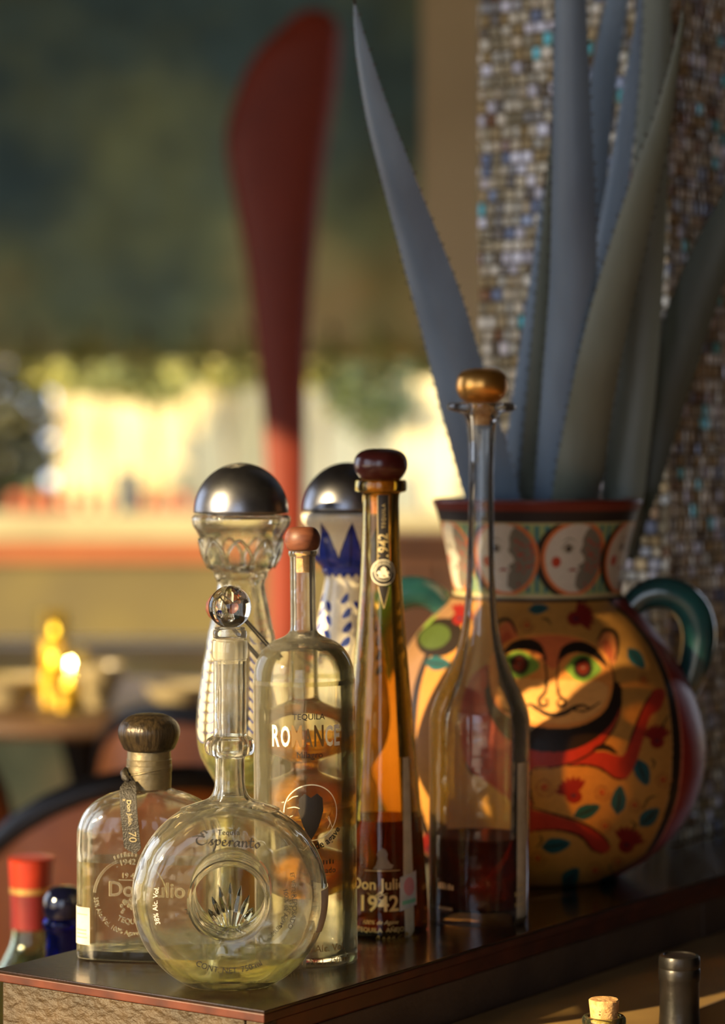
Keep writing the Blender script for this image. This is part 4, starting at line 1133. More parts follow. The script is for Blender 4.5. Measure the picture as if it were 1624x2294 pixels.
sil = [(-.0075, -.002), (-.0050, .001), (-.0035, .006), (-.0045, .0095), (-.0025, .0125), (.0, .0138), (.0025, .0125), (.0040, .0095), (.0035, .006), (.0060, .002), (.0085, .001), (.0070, -.002)]
place2d('silhouette_print', [refine(poly2d(sil), .003)], fb, mat('grey_print', srgb(120, 112, 98), .5), AM)
place2d('thin_line_print', [refine(([(-.014, -.003), (.014, -.003), (.014, -.0034), (-.014, -.0034)], [(0, 1, 2, 3)]), .004)], fb, M['gold_ink'], AM)
fn_ = on_wave(ao, .12, za(1180), .0003)
zl0, zl1 = za(1262)-za(1180), za(1084)-za(1180)
lab = ([(-.0042, zl0), (.0042, zl0), (.0046, (zl0+zl1)/2), (.0046, za(1108)-za(1180)), (-.0046, za(1108)-za(1180)), (-.0046, (zl0+zl1)/2)], [(0, 1, 2, 3, 4, 5)])
place2d('neck_label', [refine(lab, .004)], fn_, M['black_label'], AM)
rot90 = lambda sh: ([(-v, u) for u, v in sh[0]], sh[1])
fn2 = on_wave(ao, .12, za(1180), .0006)
place2d('neck_lettering', [off(rot90(text2d('1942', .0098, .015)), .0032, -.0145), off(rot90(text2d('TEQUILA', .0038, .01, 0, 1.3)), .0016, .0085), ([(-.0042, zl0), (-.0038, zl0), (-.0041, .024), (-.0045, .024)], [(0, 1, 2, 3)]), ([(.0042, zl0), (.0038, zl0), (.0041, .024), (.0045, .024)], [(0, 1, 2, 3)])], fn2, M['gold_ink'], AM)
fm = on_wave(ao, .12, za(1280), .0005); fm2 = on_wave(ao, .12, za(1280), .0009)
place2d('medallion', [refine(disc2d(0, 0, .0100, .0108, 36), .003)], fm, M['black_label'], AM)
med = [ring2d(0, 0, .0092, .0098, 48), ring2d(0, 0, .0062, .0066, 40), poly2d([(-.0042, -.0035), (-.0030, -.0020), (-.0050, -.0005), (-.0035, .0012), (-.0018, .0006), (-.0022, .0028), (0, .0046), (.0022, .0028), (.0018, .0006), (.0035, .0012), (.0050, -.0005), (.0030, -.0020), (.0042, -.0035), (0, -.0045)])]
med += [arc_text('TEQUILA DON JULIO', .0024, .0071, 90, True)]
place2d('medallion_print', med, fm2, M['cream_ink'], AM)
ft = on_wave(ao, .12, za(1312), .0004)
place2d('label_point', [refine(poly2d([(-.0042, 0), (0, -.0165), (.0042, 0)]), .004)], ft, M['black_label'], AM)
ft2 = on_wave(ao, .12, za(1312), .0008)
place2d('label_point_edge', [stroke2d([(-.0042, 0), (-.0021, -.0083), (0, -.0165)], .0005, taper=False), stroke2d([(.0042, 0), (.0021, -.0083), (0, -.0165)], .0005, taper=False)], ft2, M['gold_ink'], AM)
def strip_fn(eps):
    zs = np.array([z for r, z in ao]); rs = np.array([r for r, z in ao])
    def fn(u, v):
        r = float(np.interp(v, zs, rs)); t_ = math.asin(min(.98, .0225/r*(.62+.38*r/.037)))+u/r
        rr = r*wv(t_, v)+eps; return (rr*math.sin(t_), -rr*math.cos(t_), v)
    return fn
st_ = ([(-.0045, za(2088)), (.0040, za(2082)), (.0060, za(2070)), (.0055, za(1940)), (.0040, za(1690)), (-.0040, za(1690)), (-.0055, za(1940))], [(0, 1, 2, 3, 4, 5, 6)])
place2d('paper_strip', [refine(st_, .006)], strip_fn(.0004), M['strip_paper'], AM)
stp = [(-.0098, za(2024)), (.0092, za(2014)), (.0096, za(1940)), (-.0090, za(1950))]
place2d('tax_stamp', [refine(poly2d(stp), .005)], strip_fn(.0008), M['paper'], AM)
place2d('stamp_print', [refine(off(disc2d(0, 0, .0060, .0070, 20), 0, za(1972)), .004), ], strip_fn(.0011), M['pink_ink'], AM)
place2d('stamp_print', [refine(off(([(-.0075, -.0016), (.0075, -.0006), (.0075, .0024), (-.0075, .0014)], [(0, 1, 2, 3)]), 0, za(2006)), .004)], strip_fn(.0012), M['green_ink'], AM)

# ------------------------------------------------------------------ tall clear decanter bottle with gold stopper
sg = 28.45
CB = root('long_neck_decanter', at_ledge(1072, 2.022), 'tall clear long-necked bottle with flat rim and gold ball stopper', 'bottle', 0, .0065)
zg = lambda y_: (1015+36.7*sg-y_)/sg/100
co = crom([(.0370, 0), (.0388, .0014), (.0393, .005), (.0394, .05), (.0394, zg(1640)), (.0390, zg(1610)), (.0375, zg(1585)), (.0335, zg(1555)), (.0280, zg(1525)), (.0225, zg(1490)), (.0178, zg(1450)), (.0145, zg(1405)), (.0124, zg(1350)), (.0112, zg(1280)), (.0103, zg(1180)), (.0098, zg(1080)), (.0101, zg(1010)), (.0113, zg(960)), (.0130, zg(936)), (.0165, zg(926)), (.0235, zg(921)), (.0266, zg(917)), (.0271, zg(911)), (.0266, zg(905)), (.0235, zg(902))], 4); co = [(r, max(z, 0.0)) for r, z in co]
lathe_obj('glass_body', [(0, 0)]+co+[(.0150, zg(904)), (.0112, zg(915)), (.0092, zg(940)), (.0084, zg(1000)), (.0080, zg(1080)), (.0084, zg(1180)), (.0092, zg(1280)), (.0103, zg(1350)), (.0123, zg(1405)), (.0155, zg(1450)), (.0202, zg(1490)), (.0256, zg(1525)), (.0311, zg(1555)), (.0351, zg(1585)), (.0366, zg(1610)), (.0370, zg(1640)), (.0370, .02), (.0365, .013), (.0330, .0105), (0, .0095)], M['glass_decanter'], CB, 96)
lathe_obj('liquid', [(0, .0092), (.0330, .0101), (.0367, .0128), (.0373, .02), (.0373, zg(1870)), (0, zg(1870))], M['liq_dark'], CB, 96)
lathe_obj('gold_stopper', crom([(.0001, zg(903)), (.0090, zg(903)), (.0135, zg(899)), (.0180, zg(887)), (.0204, zg(867)), (.0192, zg(845)), (.0155, zg(832)), (.0090, zg(826)), (.0001, zg(825))], 5), M['gold_cap'], CB, 56)
lathe_obj('stopper_cork', [(0, zg(952)), (.0082, zg(952)), (.0090, zg(945)), (.0100, zg(925)), (.0112, zg(904)), (0, zg(904))], M['cork'], CB, 32)
fs = on_lathe(co, 0, 0)
tb = .0394
place2d('paper_strip', [refine(([(-.0055+.030, zg(2062)), (.0060+.030, zg(2062)), (.0060+.030, zg(1700)), (-.0055+.030, zg(1700))], [(0, 1, 2, 3)]), .006)], on_lathe(co, 0, 0, .0004) if False else (lambda u, v: (float((np.interp(v, [z for r, z in co], [r for r, z in co])+.0004)*math.sin(u/.031)), float(-(np.interp(v, [z for r, z in co], [r for r, z in co])+.0004)*math.cos(u/.031)), v)), M['strip_paper'], CB)
def cb_fn(th0, z0): return on_lathe(co, th0, z0, .0008)
place2d('strip_lettering', [off(marks2d(.0070, .0030, 4, 1), .0012, .0105), off(marks2d(.0105, .0034, 6, 2), 0, .0035), off(marks2d(.0105, .0034, 6, 3), 0, -.0045)], cb_fn(.86, zg(2004)), M['gold_ink'], CB)
place2d('gold_lettering', [off(marks2d(.016, .0050, 6, 5), 0, .004), off(marks2d(.014, .0026, 9, 6), 0, -.012)], cb_fn(-.75, zg(1990)), M['gold_ink'], CB)

# ------------------------------------------------------------------ painted two-handled jug
sj = 25.68
JC = at_ledge(1204, 2.24)
JG = root('painted_jug', JC, 'large two-handled pottery jug painted with a moon-faced red cat and flowers', 'jug')
zj = lambda y_: (1015+36.7*sj-y_)/sj/100
bw = [(1958, 165), (1952, 185), (1935, 215), (1910, 252), (1880, 288), (1840, 322), (1790, 350), (1740, 366), (1690, 373), (1640, 371), (1590, 360), (1540, 342), (1490, 316), (1445, 288), (1405, 258), (1375, 230), (1352, 206), (1338, 194)]
bpj = [(hw/sj/100, max(zj(y_), 0)) for y_, hw in bw]
bpj = crom(bpj, 6)
JR = np.array([r for r, z in bpj]); JZ = np.array([z for r, z in bpj])
nw = [(1340, 191), (1325, 188), (1310, 190), (1270, 196), (1220, 206), (1170, 219), (1145, 226), (1132, 231), (1124, 234), (1118, 233)]
npj = crom([(hw/sj/100, zj(y_)) for y_, hw in nw], 5)

def jug_uv(px, py, prof=(JR, JZ)):
    """Picture position -> (angle, height) on the jug's own wall."""
    R_, Z_ = prof
    for sh in range(60):
        qx = px+(1204-px)*sh*.012
        dx = (qx-812)/F; dz = -(py-1015)/F
        lo, hi = 2.24-.19, 2.24; hit = None
        def g(d):
            X = dx*d-JC.x; Y = d-JC.y; z = CAMZ+dz*d-LZ
            return math.hypot(X, Y)-float(np.interp(z, Z_, R_))
        if g(hi) > 0: 
            continue
        for _ in range(26):
            m_ = (lo+hi)/2
            if g(m_) > 0: lo = m_
            else: hi = m_
        d = hi; X = dx*d-JC.x; Y = d-JC.y
        return math.atan2(X, -Y), CAMZ+dz*d-LZ
    return math.copysign(1.5, px-1204), CAMZ+dz*2.24-LZ

class Paint:
    def __init__(s, U, Z, base):
        s.U = U; s.Z = Z; s.C = np.zeros((len(U), 3)); s.C[:] = srgb(*base)[:3]
    def fill(s, pts, col):
        P = np.array(pts); c = np.array(srgb(*col)[:3])
        m_ = (s.U >= P[:, 0].min()) & (s.U <= P[:, 0].max()) & (s.Z >= P[:, 1].min()) & (s.Z <= P[:, 1].max())
        ix = np.nonzero(m_)[0]
        if len(ix) == 0: return
        x = s.U[ix]; y_ = s.Z[ix]; ins = np.zeros(len(ix), bool); n = len(P)
        for i in range(n):
            x0, y0 = P[i]; x1, y1 = P[(i+1) % n]
            if y0 == y1: continue
            cnd = ((y0 > y_) != (y1 > y_)) & (x < (x1-x0)*(y_-y0)/(y1-y0)+x0)
            ins ^= cnd
        s.C[ix[ins]] = c
    def shape(s, sh, col, mp):
        V, Fc = sh; W = [mp(*v) for v in V]
        for f in Fc: s.fill([W[i] for i in f], col)

def grid(prof, nt_front, rows):
    rs = np.array([p[0] for p in prof]); zs = np.array([p[1] for p in prof])
    L = np.concatenate([[0], np.cumsum(np.hypot(np.diff(rs), np.diff(zs)))]); q = np.linspace(0, L[-1], rows)
    r_ = np.interp(q, L, rs); z_ = np.interp(q, L, zs)
    th = np.concatenate([np.linspace(-1.75, 1.75, nt_front), np.linspace(1.75, 2*math.pi-1.75, 60)[1:-1]])
    NT = len(th); T, Z = np.meshgrid(th, z_); Rr = np.repeat(r_[:, None], NT, 1)
    V = np.stack([Rr*np.sin(T), -Rr*np.cos(T), Z], -1).reshape(-1, 3)
    idx = np.arange(rows*NT).reshape(rows, NT); nx = np.roll(idx, -1, 1)
    Fq = np.stack([idx[:-1], nx[:-1], nx[1:], idx[1:]], -1).reshape(-1, 4)
    U = (T.ravel()+math.pi) % (2*math.pi)-math.pi
    return V, Fq, U, Z.ravel(), NT
def painted(name, V, Fq, C_, m, parent, extra=None):
    me = bpy.data.meshes.new(name); me.from_pydata(V.tolist(), [], Fq.tolist())
    a = me.color_attributes.new('paint', 'FLOAT_COLOR', 'POINT')
    a.data.foreach_set('color', np.concatenate([C_, np.ones((len(C_), 1))], 1).ravel().astype(np.float32))
    me.polygons.foreach_set('use_smooth', [True]*len(me.polygons)); me.materials.append(m); me.update()
    return link(bpy.data.objects.new(name, me), parent)

V, Fq, U, Z, NT = grid(bpj, 520, 420)
pt = Paint(U, Z, (184, 128, 58))
mp = lambda x, y_: jug_uv(x, y_)
DK = (38, 28, 20); RED = (168, 50, 34); DRED = (128, 30, 24); ORG = (222, 138, 62); LORG = (232, 164, 88); TEAL = (34, 82, 84); GRN = (122, 150, 56); BRN = (150, 92, 42)
pg = lambda pts, c: pt.shape(poly2d(crom(list(pts)+[pts[0]], 4)[:-1]), c, mp)
el = lambda x, y_, a, b, c, rot=0: pt.shape(disc2d(x, y_, a, b, 30, math.radians(rot)), c, mp)
stt = lambda pts, wd, c, tp=True: pt.shape(stroke2d(pts, wd, None, 6, tp), c, mp)
# side panels beyond the black lines
edge = [(1372, 1352), (1410, 1385), (1455, 1440), (1492, 1520), (1510, 1600), (1516, 1690), (1506, 1790), (1474, 1875), (1425, 1945), (1380, 1990)]
Uv = np.array([mp(*p) for p in crom(edge, 6)]); o_ = np.argsort(Uv[:, 1]); ue = np.interp(Z, Uv[o_, 1], Uv[o_, 0])
pt.C[(U > ue-.05)] = srgb(226, 170, 110)[:3]
pt.C[(U > ue-.045)] = srgb(*DK)[:3]
pt.C[(U > ue+.045)] = srgb(214, 120, 90)[:3]
pt.C[(U > ue+.07) | (U < -1.55)] = srgb(150, 38, 28)[:3]
pt.C[(U > ue+.62)] = srgb(170, 120, 60)[:3]
ul = -ue
pt.C[(U < ul+.02) & (Z > 0)] = srgb(*DK)[:3]
pt.C[(U < ul-.05)] = srgb(140, 104, 70)[:3]
# body of the cat
pg([(1090, 1488), (1052, 1520), (1034, 1580), (1032, 1650), (1044, 1712), (1078, 1760), (1120, 1796), (1150, 1840), (1185, 1868), (1200, 1840), (1190, 1800), (1190, 1724), (1240, 1718), (1295, 1704), (1345, 1668), (1378, 1620), (1392, 1570), (1380, 1540), (1300, 1560), (1150, 1520)], RED)
pg([(1060, 1540), (1085, 1500), (1098, 1560), (1115, 1610), (1150, 1650), (1120, 1680), (1070, 1640)], (208, 84, 54))
pg([(1185, 1812), (1230, 1824), (1290, 1842), (1340, 1866), (1366, 1892), (1362, 1908), (1345, 1912), (1322, 1900), (1300, 1872), (1250, 1858), (1185, 1860)], RED)
stt([(1180, 1806), (1235, 1822), (1295, 1840), (1345, 1868), (1368, 1895)], 6, DK)
stt([(1185, 1862), (1250, 1860), (1300, 1874), (1325, 1902), (1350, 1914)], 5, DK)
pg([(1275, 1712), (1305, 1690), (1350, 1684), (1388, 1694), (1402, 1684), (1416, 1640), (1440, 1585), (1462, 1548), (1482, 1542), (1490, 1556), (1478, 1590), (1456, 1606), (1440, 1660), (1424, 1710), (1404, 1742), (1376, 1742), (1340, 1720), (1300, 1716)], RED)
stt([(1270, 1716), (1310, 1714), (1345, 1722), (1378, 1744), (1406, 1744)], 6, DK)
pg([(1322, 1684), (1342, 1668), (1366, 1670), (1384, 1690), (1352, 1680)], DK)
stt([(1404, 1682), (1418, 1640), (1442, 1582), (1464, 1546)], 5, DK)
stt([(1190, 1722), (1245, 1718), (1298, 1702), (1348, 1668), (1382, 1618), (1394, 1566)], 5, DK)
stt([(1188, 1726), (1186, 1770), (1196, 1806)], 7, DK)
stt([(1036, 1700), (1080, 1764), (1130, 1812), (1160, 1850)], 6, DK)
pg([(1150, 1800), (1100, 1760), (1060, 1736), (1050, 1790), (1090, 1850), (1150, 1880), (1175, 1866)], (196, 142, 66))
# ears, face, beard line
el(1134, 1432, 25, 40, (206, 108, 60), 12); stt([(1106, 1424), (1118, 1392), (1142, 1390), (1158, 1420)], 8, DK)
el(1134, 1436, 12, 22, (180, 80, 46), 12)
el(1362, 1452, 22, 40, (214, 124, 66), -12); stt([(1338, 1436), (1354, 1412), (1378, 1418), (1384, 1450), (1378, 1480)], 9, DK)
el(1362, 1456, 10, 24, (190, 92, 52), -12)
pg([(1096, 1530), (1108, 1575), (1140, 1606), (1190, 1622), (1240, 1628), (1300, 1618), (1350, 1590), (1374, 1530), (1392, 1540), (1390, 1580), (1368, 1624), (1320, 1664), (1260, 1684), (1190, 1680), (1130, 1650), (1096, 1600), (1086, 1550)], DK)
pg([(1096, 1520), (1100, 1470), (1130, 1440), (1180, 1424), (1240, 1420), (1300, 1430), (1350, 1458), (1374, 1500), (1374, 1550), (1352, 1598), (1300, 1626), (1240, 1632), (1180, 1622), (1130, 1598), (1104, 1562)], ORG)
pg([(1112, 1540), (1150, 1520), (1230, 1524), (1320, 1524), (1362, 1540), (1346, 1588), (1300, 1616), (1236, 1622), (1176, 1612), (1130, 1586)], LORG)
pg([(1150, 1440), (1200, 1426), (1260, 1424), (1310, 1440), (1270, 1470), (1238, 1500), (1205, 1468)], (206, 104, 56))
stt([(1092, 1496), (1096, 1560), (1116, 1606), (1160, 1640), (1236, 1640), (1310, 1626), (1360, 1590), (1376, 1530), (1366, 1480)], 8, DK)
for ex, ey, w_ in ((1163, 1488, 46), (1306, 1496, 42)):
    pg([(ex-w_, ey+2), (ex-w_*.5, ey-24), (ex, ey-30), (ex+w_*.5, ey-22), (ex+w_, ey+4), (ex+w_*.5, ey+24), (ex, ey+32), (ex-w_*.5, ey+26)], GRN)
    el(ex, ey, 26, 27, (96, 122, 44)); el(ex, ey, 21, 23, DK); el(ex, ey, 13, 15, (104, 34, 18)); el(ex, ey, 2.5, 2.5, (130, 100, 80))
pg([(1122, 1468), (1146, 1440), (1182, 1430), (1212, 1444), (1226, 1482), (1210, 1464), (1184, 1456), (1152, 1458)], DK)
pg([(1248, 1486), (1258, 1452), (1290, 1436), (1324, 1444), (1350, 1470), (1362, 1496), (1330, 1472), (1300, 1462), (1272, 1466)], DK)
stt([(1218, 1470), (1224, 1510), (1222, 1548), (1208, 1566), (1210, 1580), (1224, 1580), (1226, 1568), (1216, 1566)], 8, DK)
stt([(1252, 1478), (1248, 1520), (1252, 1556), (1266, 1570), (1262, 1582), (1250, 1580), (1250, 1570), (1258, 1570)], 8, DK)
stt([(1170, 1586), (1188, 1578), (1204, 1588), (1232, 1602), (1262, 1598), (1284, 1586), (1304, 1580), (1322, 1588)], 10, DK)
stt([(1124, 1586), (1150, 1598), (1176, 1604)], 7, DK)
stt([(1280, 1590), (1312, 1592), (1346, 1572)], 5, DK)
# big dark oval on the left shoulder
el(985, 1428, 54, 42, DK, -20); el(974, 1426, 36, 27, (70, 84, 36), -20)
pg([(905, 1392), (940, 1396), (975, 1380), (985, 1372), (960, 1400), (925, 1420), (905, 1420)], GRN)
def flower(x, y_, r, rot, c=DRED):
    for k in range(7):
        a = math.radians(rot)+(-3+k)*.34
        el(x+math.cos(a)*r*.62, y_-math.sin(a)*r*.62, r*.52, r*.17, c, -math.degrees(a))
    el(x-math.cos(math.radians(rot))*r*.12, y_+math.sin(math.radians(rot))*r*.12, r*.5, r*.45, c)
    el(x+math.cos(math.radians(rot))*-r*.05, y_+r*.05, r*.16, r*.11, (40, 40, 60))
def lf(x, y_, a, b, rot):
    c, s2 = math.cos(math.radians(rot)), math.sin(math.radians(rot))
    R2 = lambda u, v: (x+u*c-v*s2, y_+u*s2+v*c)
    pg([R2(-a, 0), R2(-a*.4, -b), R2(a*.35, -b*.9), R2(a, 0), R2(a*.35, b*.9), R2(-a*.4, b)], TEAL)
    stt([R2(-a*.8, 0), R2(0, b*.05), R2(a*.75, 0)], b*.32, DK)
def spiral(x, y_, r, c=BRN):
    stt([(x+r*(1-k/14)*math.cos(k*1.0), y_+r*(1-k/14)*math.sin(k*1.0)) for k in range(13)], 3.5, c, False); el(x, y_, r*.3, r*.3, (176, 74, 34))
for a in [(1284, 1780, 36, 110), (1404, 1891, 36, 70), (1472, 1658, 32, 95), (1292, 1384, 36, 20), (1030, 1384, 30, 60), (960, 1900, 30, 100)]: flower(*a)
for a in [(1314, 1818, 33, 15, -22), (1386, 1793, 34, 16, -84), (1454, 1831, 30, 16, -42), (1245, 1894, 34, 16, -8), (1278, 1966, 27, 17, -50), (1366, 1971, 25, 9, -8), (1439, 1730, 32, 16, 70), (1425, 1474, 30, 14, 50), (1206, 1364, 24, 11, -6), (980, 1486, 30, 15, 4), (925, 1372, 18, 10, -20), (1000, 1870, 28, 14, 30)]: lf(*a)
for a in [(1220, 1763, 24), (1349, 1775, 20), (1422, 1803, 18), (1356, 1850, 18), (1334, 1950, 24), (1486, 1746, 20), (1442, 1521, 14), (1205, 1922, 20), (1180, 1400, 18), (1385, 1930, 16)]: spiral(*a)
for pts in [[(1440, 1815), (1452, 1790), (1472, 1782)], [(1415, 1862), (1424, 1848), (1412, 1838)], [(1200, 1900), (1214, 1884), (1208, 1868)], [(1380, 1960), (1366, 1945), (1370, 1935)], [(1462, 1722), (1466, 1708), (1456, 1698)], [(1235, 1400), (1226, 1388), (1212, 1384)], [(1286, 1985), (1310, 1983), (1336, 1984)], [(1500, 1600), (1488, 1618), (1484, 1632)]]: stt(pts, 5, (70, 62, 30))
M['jug_glaze'] = vcol_mat('painted_jug_glaze', .45, .05, spec=.25)
JB = painted('body', V, Fq, pt.C, M['jug_glaze'], JG)
# closed underside and inner wall of the belly
M['jug_dark'] = mat('dark_glaze', srgb(52, 22, 16), .3, coat=.4)
lathe_obj('foot', [(0, 0), (JR[0], 0), (JR[0]+.001, .0012), (JR[0]-.002, .003), (0, .003)], M['jug_dark'], JG, 64)
# neck with moon medallions
V, Fq, U, Z, NT = grid(npj, 520, 200)
pn = Paint(U, Z, (150, 166, 108))
yv = (1015+36.7*sj)-Z*sj*100
RN = .0800
streak = (np.sin(U*62) > .35) & (((yv > 1172) & (yv < 1215)) | ((yv > 1275) & (yv < 1318)))
pn.C[streak] = srgb(46, 116, 122)[:3]
pn.C[(np.abs(U*1.0) > 9)] = 0
for k in range(8):
    t0 = .355+k*math.pi/4
    t0 = (t0+math.pi) % (2*math.pi)-math.pi
    zc_ = zj(1243)
    mm = lambda u, v, t0=t0, zc_=zc_: (t0+u/RN, zc_+v)
    R0 = .0322
    pn.shape(disc2d(-.0046, -.0008, R0*.99, R0*1.03, 40), DK, mm)
    pn.shape(disc2d(0, 0, R0*.95, R0, 40), (214, 116, 58), mm)
    pn.shape(disc2d(0, 0, R0*.85, R0*.9, 40), (206, 196, 176), mm)
    prof_ = [(.010, .029), (.004, .024), (.001, .017), (.0015, .011), (-.0005, .006), (.0035, .0015), (.005, -.0025), (.001, -.005), (-.0015, -.007), (.001, -.010), (-.0015, -.0125), (-.0025, -.017), (-.003, -.024), (.004, -.0295)]
    prof_ = [(u+.004, v) for u, v in prof_]
    right = [(R0*.85*math.cos(a), R0*.9*math.sin(a)) for a in np.linspace(-1.35, 1.25, 20)]
    pn.shape(poly2d(prof_[::-1][:0]+prof_+right), (120, 112, 96), mm)
    rq = random.Random(3)
    for _ in range(26):
        a = rq.uniform(-1.3, 1.2); q = rq.uniform(.3, .95); pn.shape(disc2d(R0*.85*q*math.cos(a)*.8+.006, R0*.85*q*math.sin(a), .0011, .0014, 8), (170, 60, 46), mm)
    pn.shape(disc2d(-.0175, -.003, .0042, .0046, 20), (184, 62, 34), mm)
    pn.shape(disc2d(-.0075, .008, .0058, .0040, 20), (178, 168, 146), mm)
    pn.shape(disc2d(-.007, .008, .0024, .0027, 14), DK, mm)
    pn.shape(stroke2d([(-.0145, .0085), (-.008, .0125), (-.0015, .009)], .0008), DK, mm)
    pn.shape(stroke2d([(-.013, .014), (-.007, .017), (-.001, .014)], .0008), DK, mm)
    pn.shape(stroke2d([(-.006, -.0105), (-.002, -.0095), (.002, -.0105)], .0024), (140, 44, 40), mm)
pn.C[(yv < 1165) & (yv > 1141)] = srgb(44, 38, 38)[:3]
pn.C[(yv < 1169) & (yv > 1165)] = srgb(188, 168, 120)[:3]
pn.C[(yv <= 1141)] = srgb(112, 44, 34)[:3]
pn.C[(yv > 1322) & (yv < 1330)] = srgb(196, 176, 128)[:3]
pn.C[(yv >= 1330)] = srgb(36, 28, 22)[:3]
painted('neck', V, Fq, pn.C, M['jug_glaze'], JG)
lathe_obj('inner_wall', [(npj[-1][0], npj[-1][1]), (npj[-1][0]-.004, npj[-1][1]+.0008), (npj[-1][0]-.008, npj[-1][1]-.002), (.078, zj(1200)), (.068, zj(1320)), (.075, zj(1360)), (.11, zj(1500)), (.12, zj(1700)), (.08, zj(1900)), (0, zj(1930))], mat('red_brown_rim_glaze', srgb(120, 40, 28), .35, coat=.4), JG, 72)
# glazed handles
V_h = mat('teal_glaze', srgb(40, 92, 88), .2, 0, srgb(24, 58, 62), 14, coat=.7)
for sx in (-1, 1):
    pts = [((x_-1204)/sj/100*sx, .0, zj(y_)) for x_, y_ in [(1385, 1382), (1410, 1362), (1440, 1336), (1480, 1326), (1522, 1338), (1554, 1372), (1566, 1420), (1560, 1472), (1546, 1520), (1528, 1560)]]
    hw = [25, 28, 32, 36, 38, 39, 38, 36, 33, 30]
    cpts = crom([tuple(p)+(h_,) for p, h_ in zip(pts, hw)], 4)
    h = tube(MB(), [c[:3] for c in cpts], [c[3]/sj/100 for c in cpts], 24).build('handle', V_h, JG, smooth=True, sharp=60)

# ------------------------------------------------------------------ agave standing in the jug
AG = root('agave_plant', (JC.x, JC.y, LZ+.03), 'blue-grey agave with long spiny leaves standing in the painted jug', 'plant')
M['agave'] = mat('blue_grey_agave', srgb(106, 124, 142), .45, 0, srgb(86, 100, 116), 14, bump=.10, bscale=60, stretch=(1, 1, .25))
M['agave_olive'] = mat('olive_agave', srgb(122, 130, 116), .45, 0, srgb(100, 106, 94), 14, bump=.10, bscale=60, stretch=(1, 1, .25))
M['agave_dark'] = mat('dark_green_agave', srgb(64, 70, 54), .5, 0, srgb(50, 54, 42), 14, bump=.10, bscale=60, stretch=(1, 1, .25))
M['spine'] = mat('dark_agave_spine', srgb(48, 34, 26), .4)
rl = random.Random(21)
def leaf(name_m, rows, roll, bulge=.28, tip=True, spines=True):
    """rows: (x px, y px, half width px, depth m) from tip to base."""
    R_ = crom(rows, 8); n = len(R_); K = 10
    C_ = [at(r[0], r[1], r[3])-Vector(AG.location) for r in R_]
    V = []; Fc = []; eL = []; eR = []
    for i, r in enumerate(R_):
        T = (C_[min(i+1, n-1)]-C_[max(i-1, 0)]).normalized()
        X = Vector((1, 0, 0)); X = (X-T*X.dot(T)).normalized(); N = T.cross(X).normalized()
        if N.y > 0: N = -N
        S = (X*math.cos(roll)+N*math.sin(roll)); Nn = (N*math.cos(roll)-X*math.sin(roll))
        w_ = max(r[2], 1)/F*r[3]/max(.35, math.cos(roll))
        for k in range(K+1):
            u = -1+2*k/K; V.append(C_[i]+S*u*w_+Nn*bulge*w_*(1-u*u))
        for k in range(K+1):
            u = 1-2*k/K; V.append(C_[i]+S*u*w_*.995-Nn*w_*(.16*(1-u*u)+.004))
        eL.append((C_[i]-S*w_, -S, T)); eR.append((C_[i]+S*w_, S, T))
    m_ = 2*(K+1)
    for i in range(n-1):
        for k in range(m_): Fc.append((i*m_+k, i*m_+(k+1) % m_, (i+1)*m_+(k+1) % m_, (i+1)*m_+k))
    Fc.append(tuple(range(m_))[::-1]); Fc.append(tuple(range((n-1)*m_, n*m_)))
    lo = obj('leaf', V, Fc, M[name_m], AG, True, True, 60)
    if spines:
        mb = MB()
        for E in (eL, eR):
            acc = 0; nxt = .006
            for i in range(2, n-2):
                seg = (E[i+1][0]-E[i][0]).length; pos = 0
                while nxt < acc+seg:
                    f_ = (nxt-acc)/seg; p = E[i][0].lerp(E[i+1][0], f_); s2 = E[i][1]; T = E[i][2]
                    l = .0030*rl.uniform(.7, 1.2); q = T*.0013; b2 = s2.cross(T)*.0009
                    mb.add([p-q, p+b2, p+q, p-b2, p+s2*l-T*l*.4], [(0, 1, 4), (1, 2, 4), (2, 3, 4), (3, 0, 4)])
                    nxt += .0115*rl.uniform(.75, 1.3)
                acc += seg
        tag(mb.build('spines', M['spine'], lo), kind='stuff')
    if tip:
        t0, t1 = C_[0], C_[1]; d = (t0-t1).normalized()
        tube(MB(), [t0-d*.002, t0+d*.008, t0+d*.016], [.0012, .0008, .0002], 6).build('tip_spine', M['spine'], lo, smooth=True)
    return lo
leaf('agave', [(794, 4, 2, 2.06), (802, 60, 9, 2.07), (818, 140, 18, 2.08), (848, 260, 29, 2.10), (892, 400, 39, 2.12), (938, 540, 48, 2.14), (986, 690, 57, 2.16), (1028, 840, 61, 2.19), (1066, 980, 63, 2.21), (1104, 1120, 62, 2.23), (1140, 1240, 50, 2.25)], .55, .35)
leaf('agave', [(1282, -420, 2, 2.10), (1280, -250, 18, 2.11), (1278, -80, 31, 2.12), (1278, 60, 36, 2.13), (1280, 240, 42, 2.14), (1284, 440, 48, 2.15), (1284, 640, 53, 2.17), (1272, 820, 54, 2.19), (1256, 980, 50, 2.21), (1240, 1120, 44, 2.23), (1226, 1240, 38, 2.25)], .15, .42)
leaf('agave_olive', [(1236, 300, 3, 2.21), (1232, 460, 14, 2.21), (1224, 640, 22, 2.22), (1212, 840, 29, 2.23), (1200, 1000, 31, 2.24), (1190, 1120, 30, 2.25), (1184, 1240, 26, 2.26)], -.3, .2)
leaf('agave', [(1216, 420, 2, 2.28), (1206, 560, 9, 2.28), (1190, 720, 16, 2.28), (1172, 880, 22, 2.28), (1158, 1020, 25, 2.28), (1150, 1130, 26, 2.28), (1146, 1240, 22, 2.28)], .5, .25)
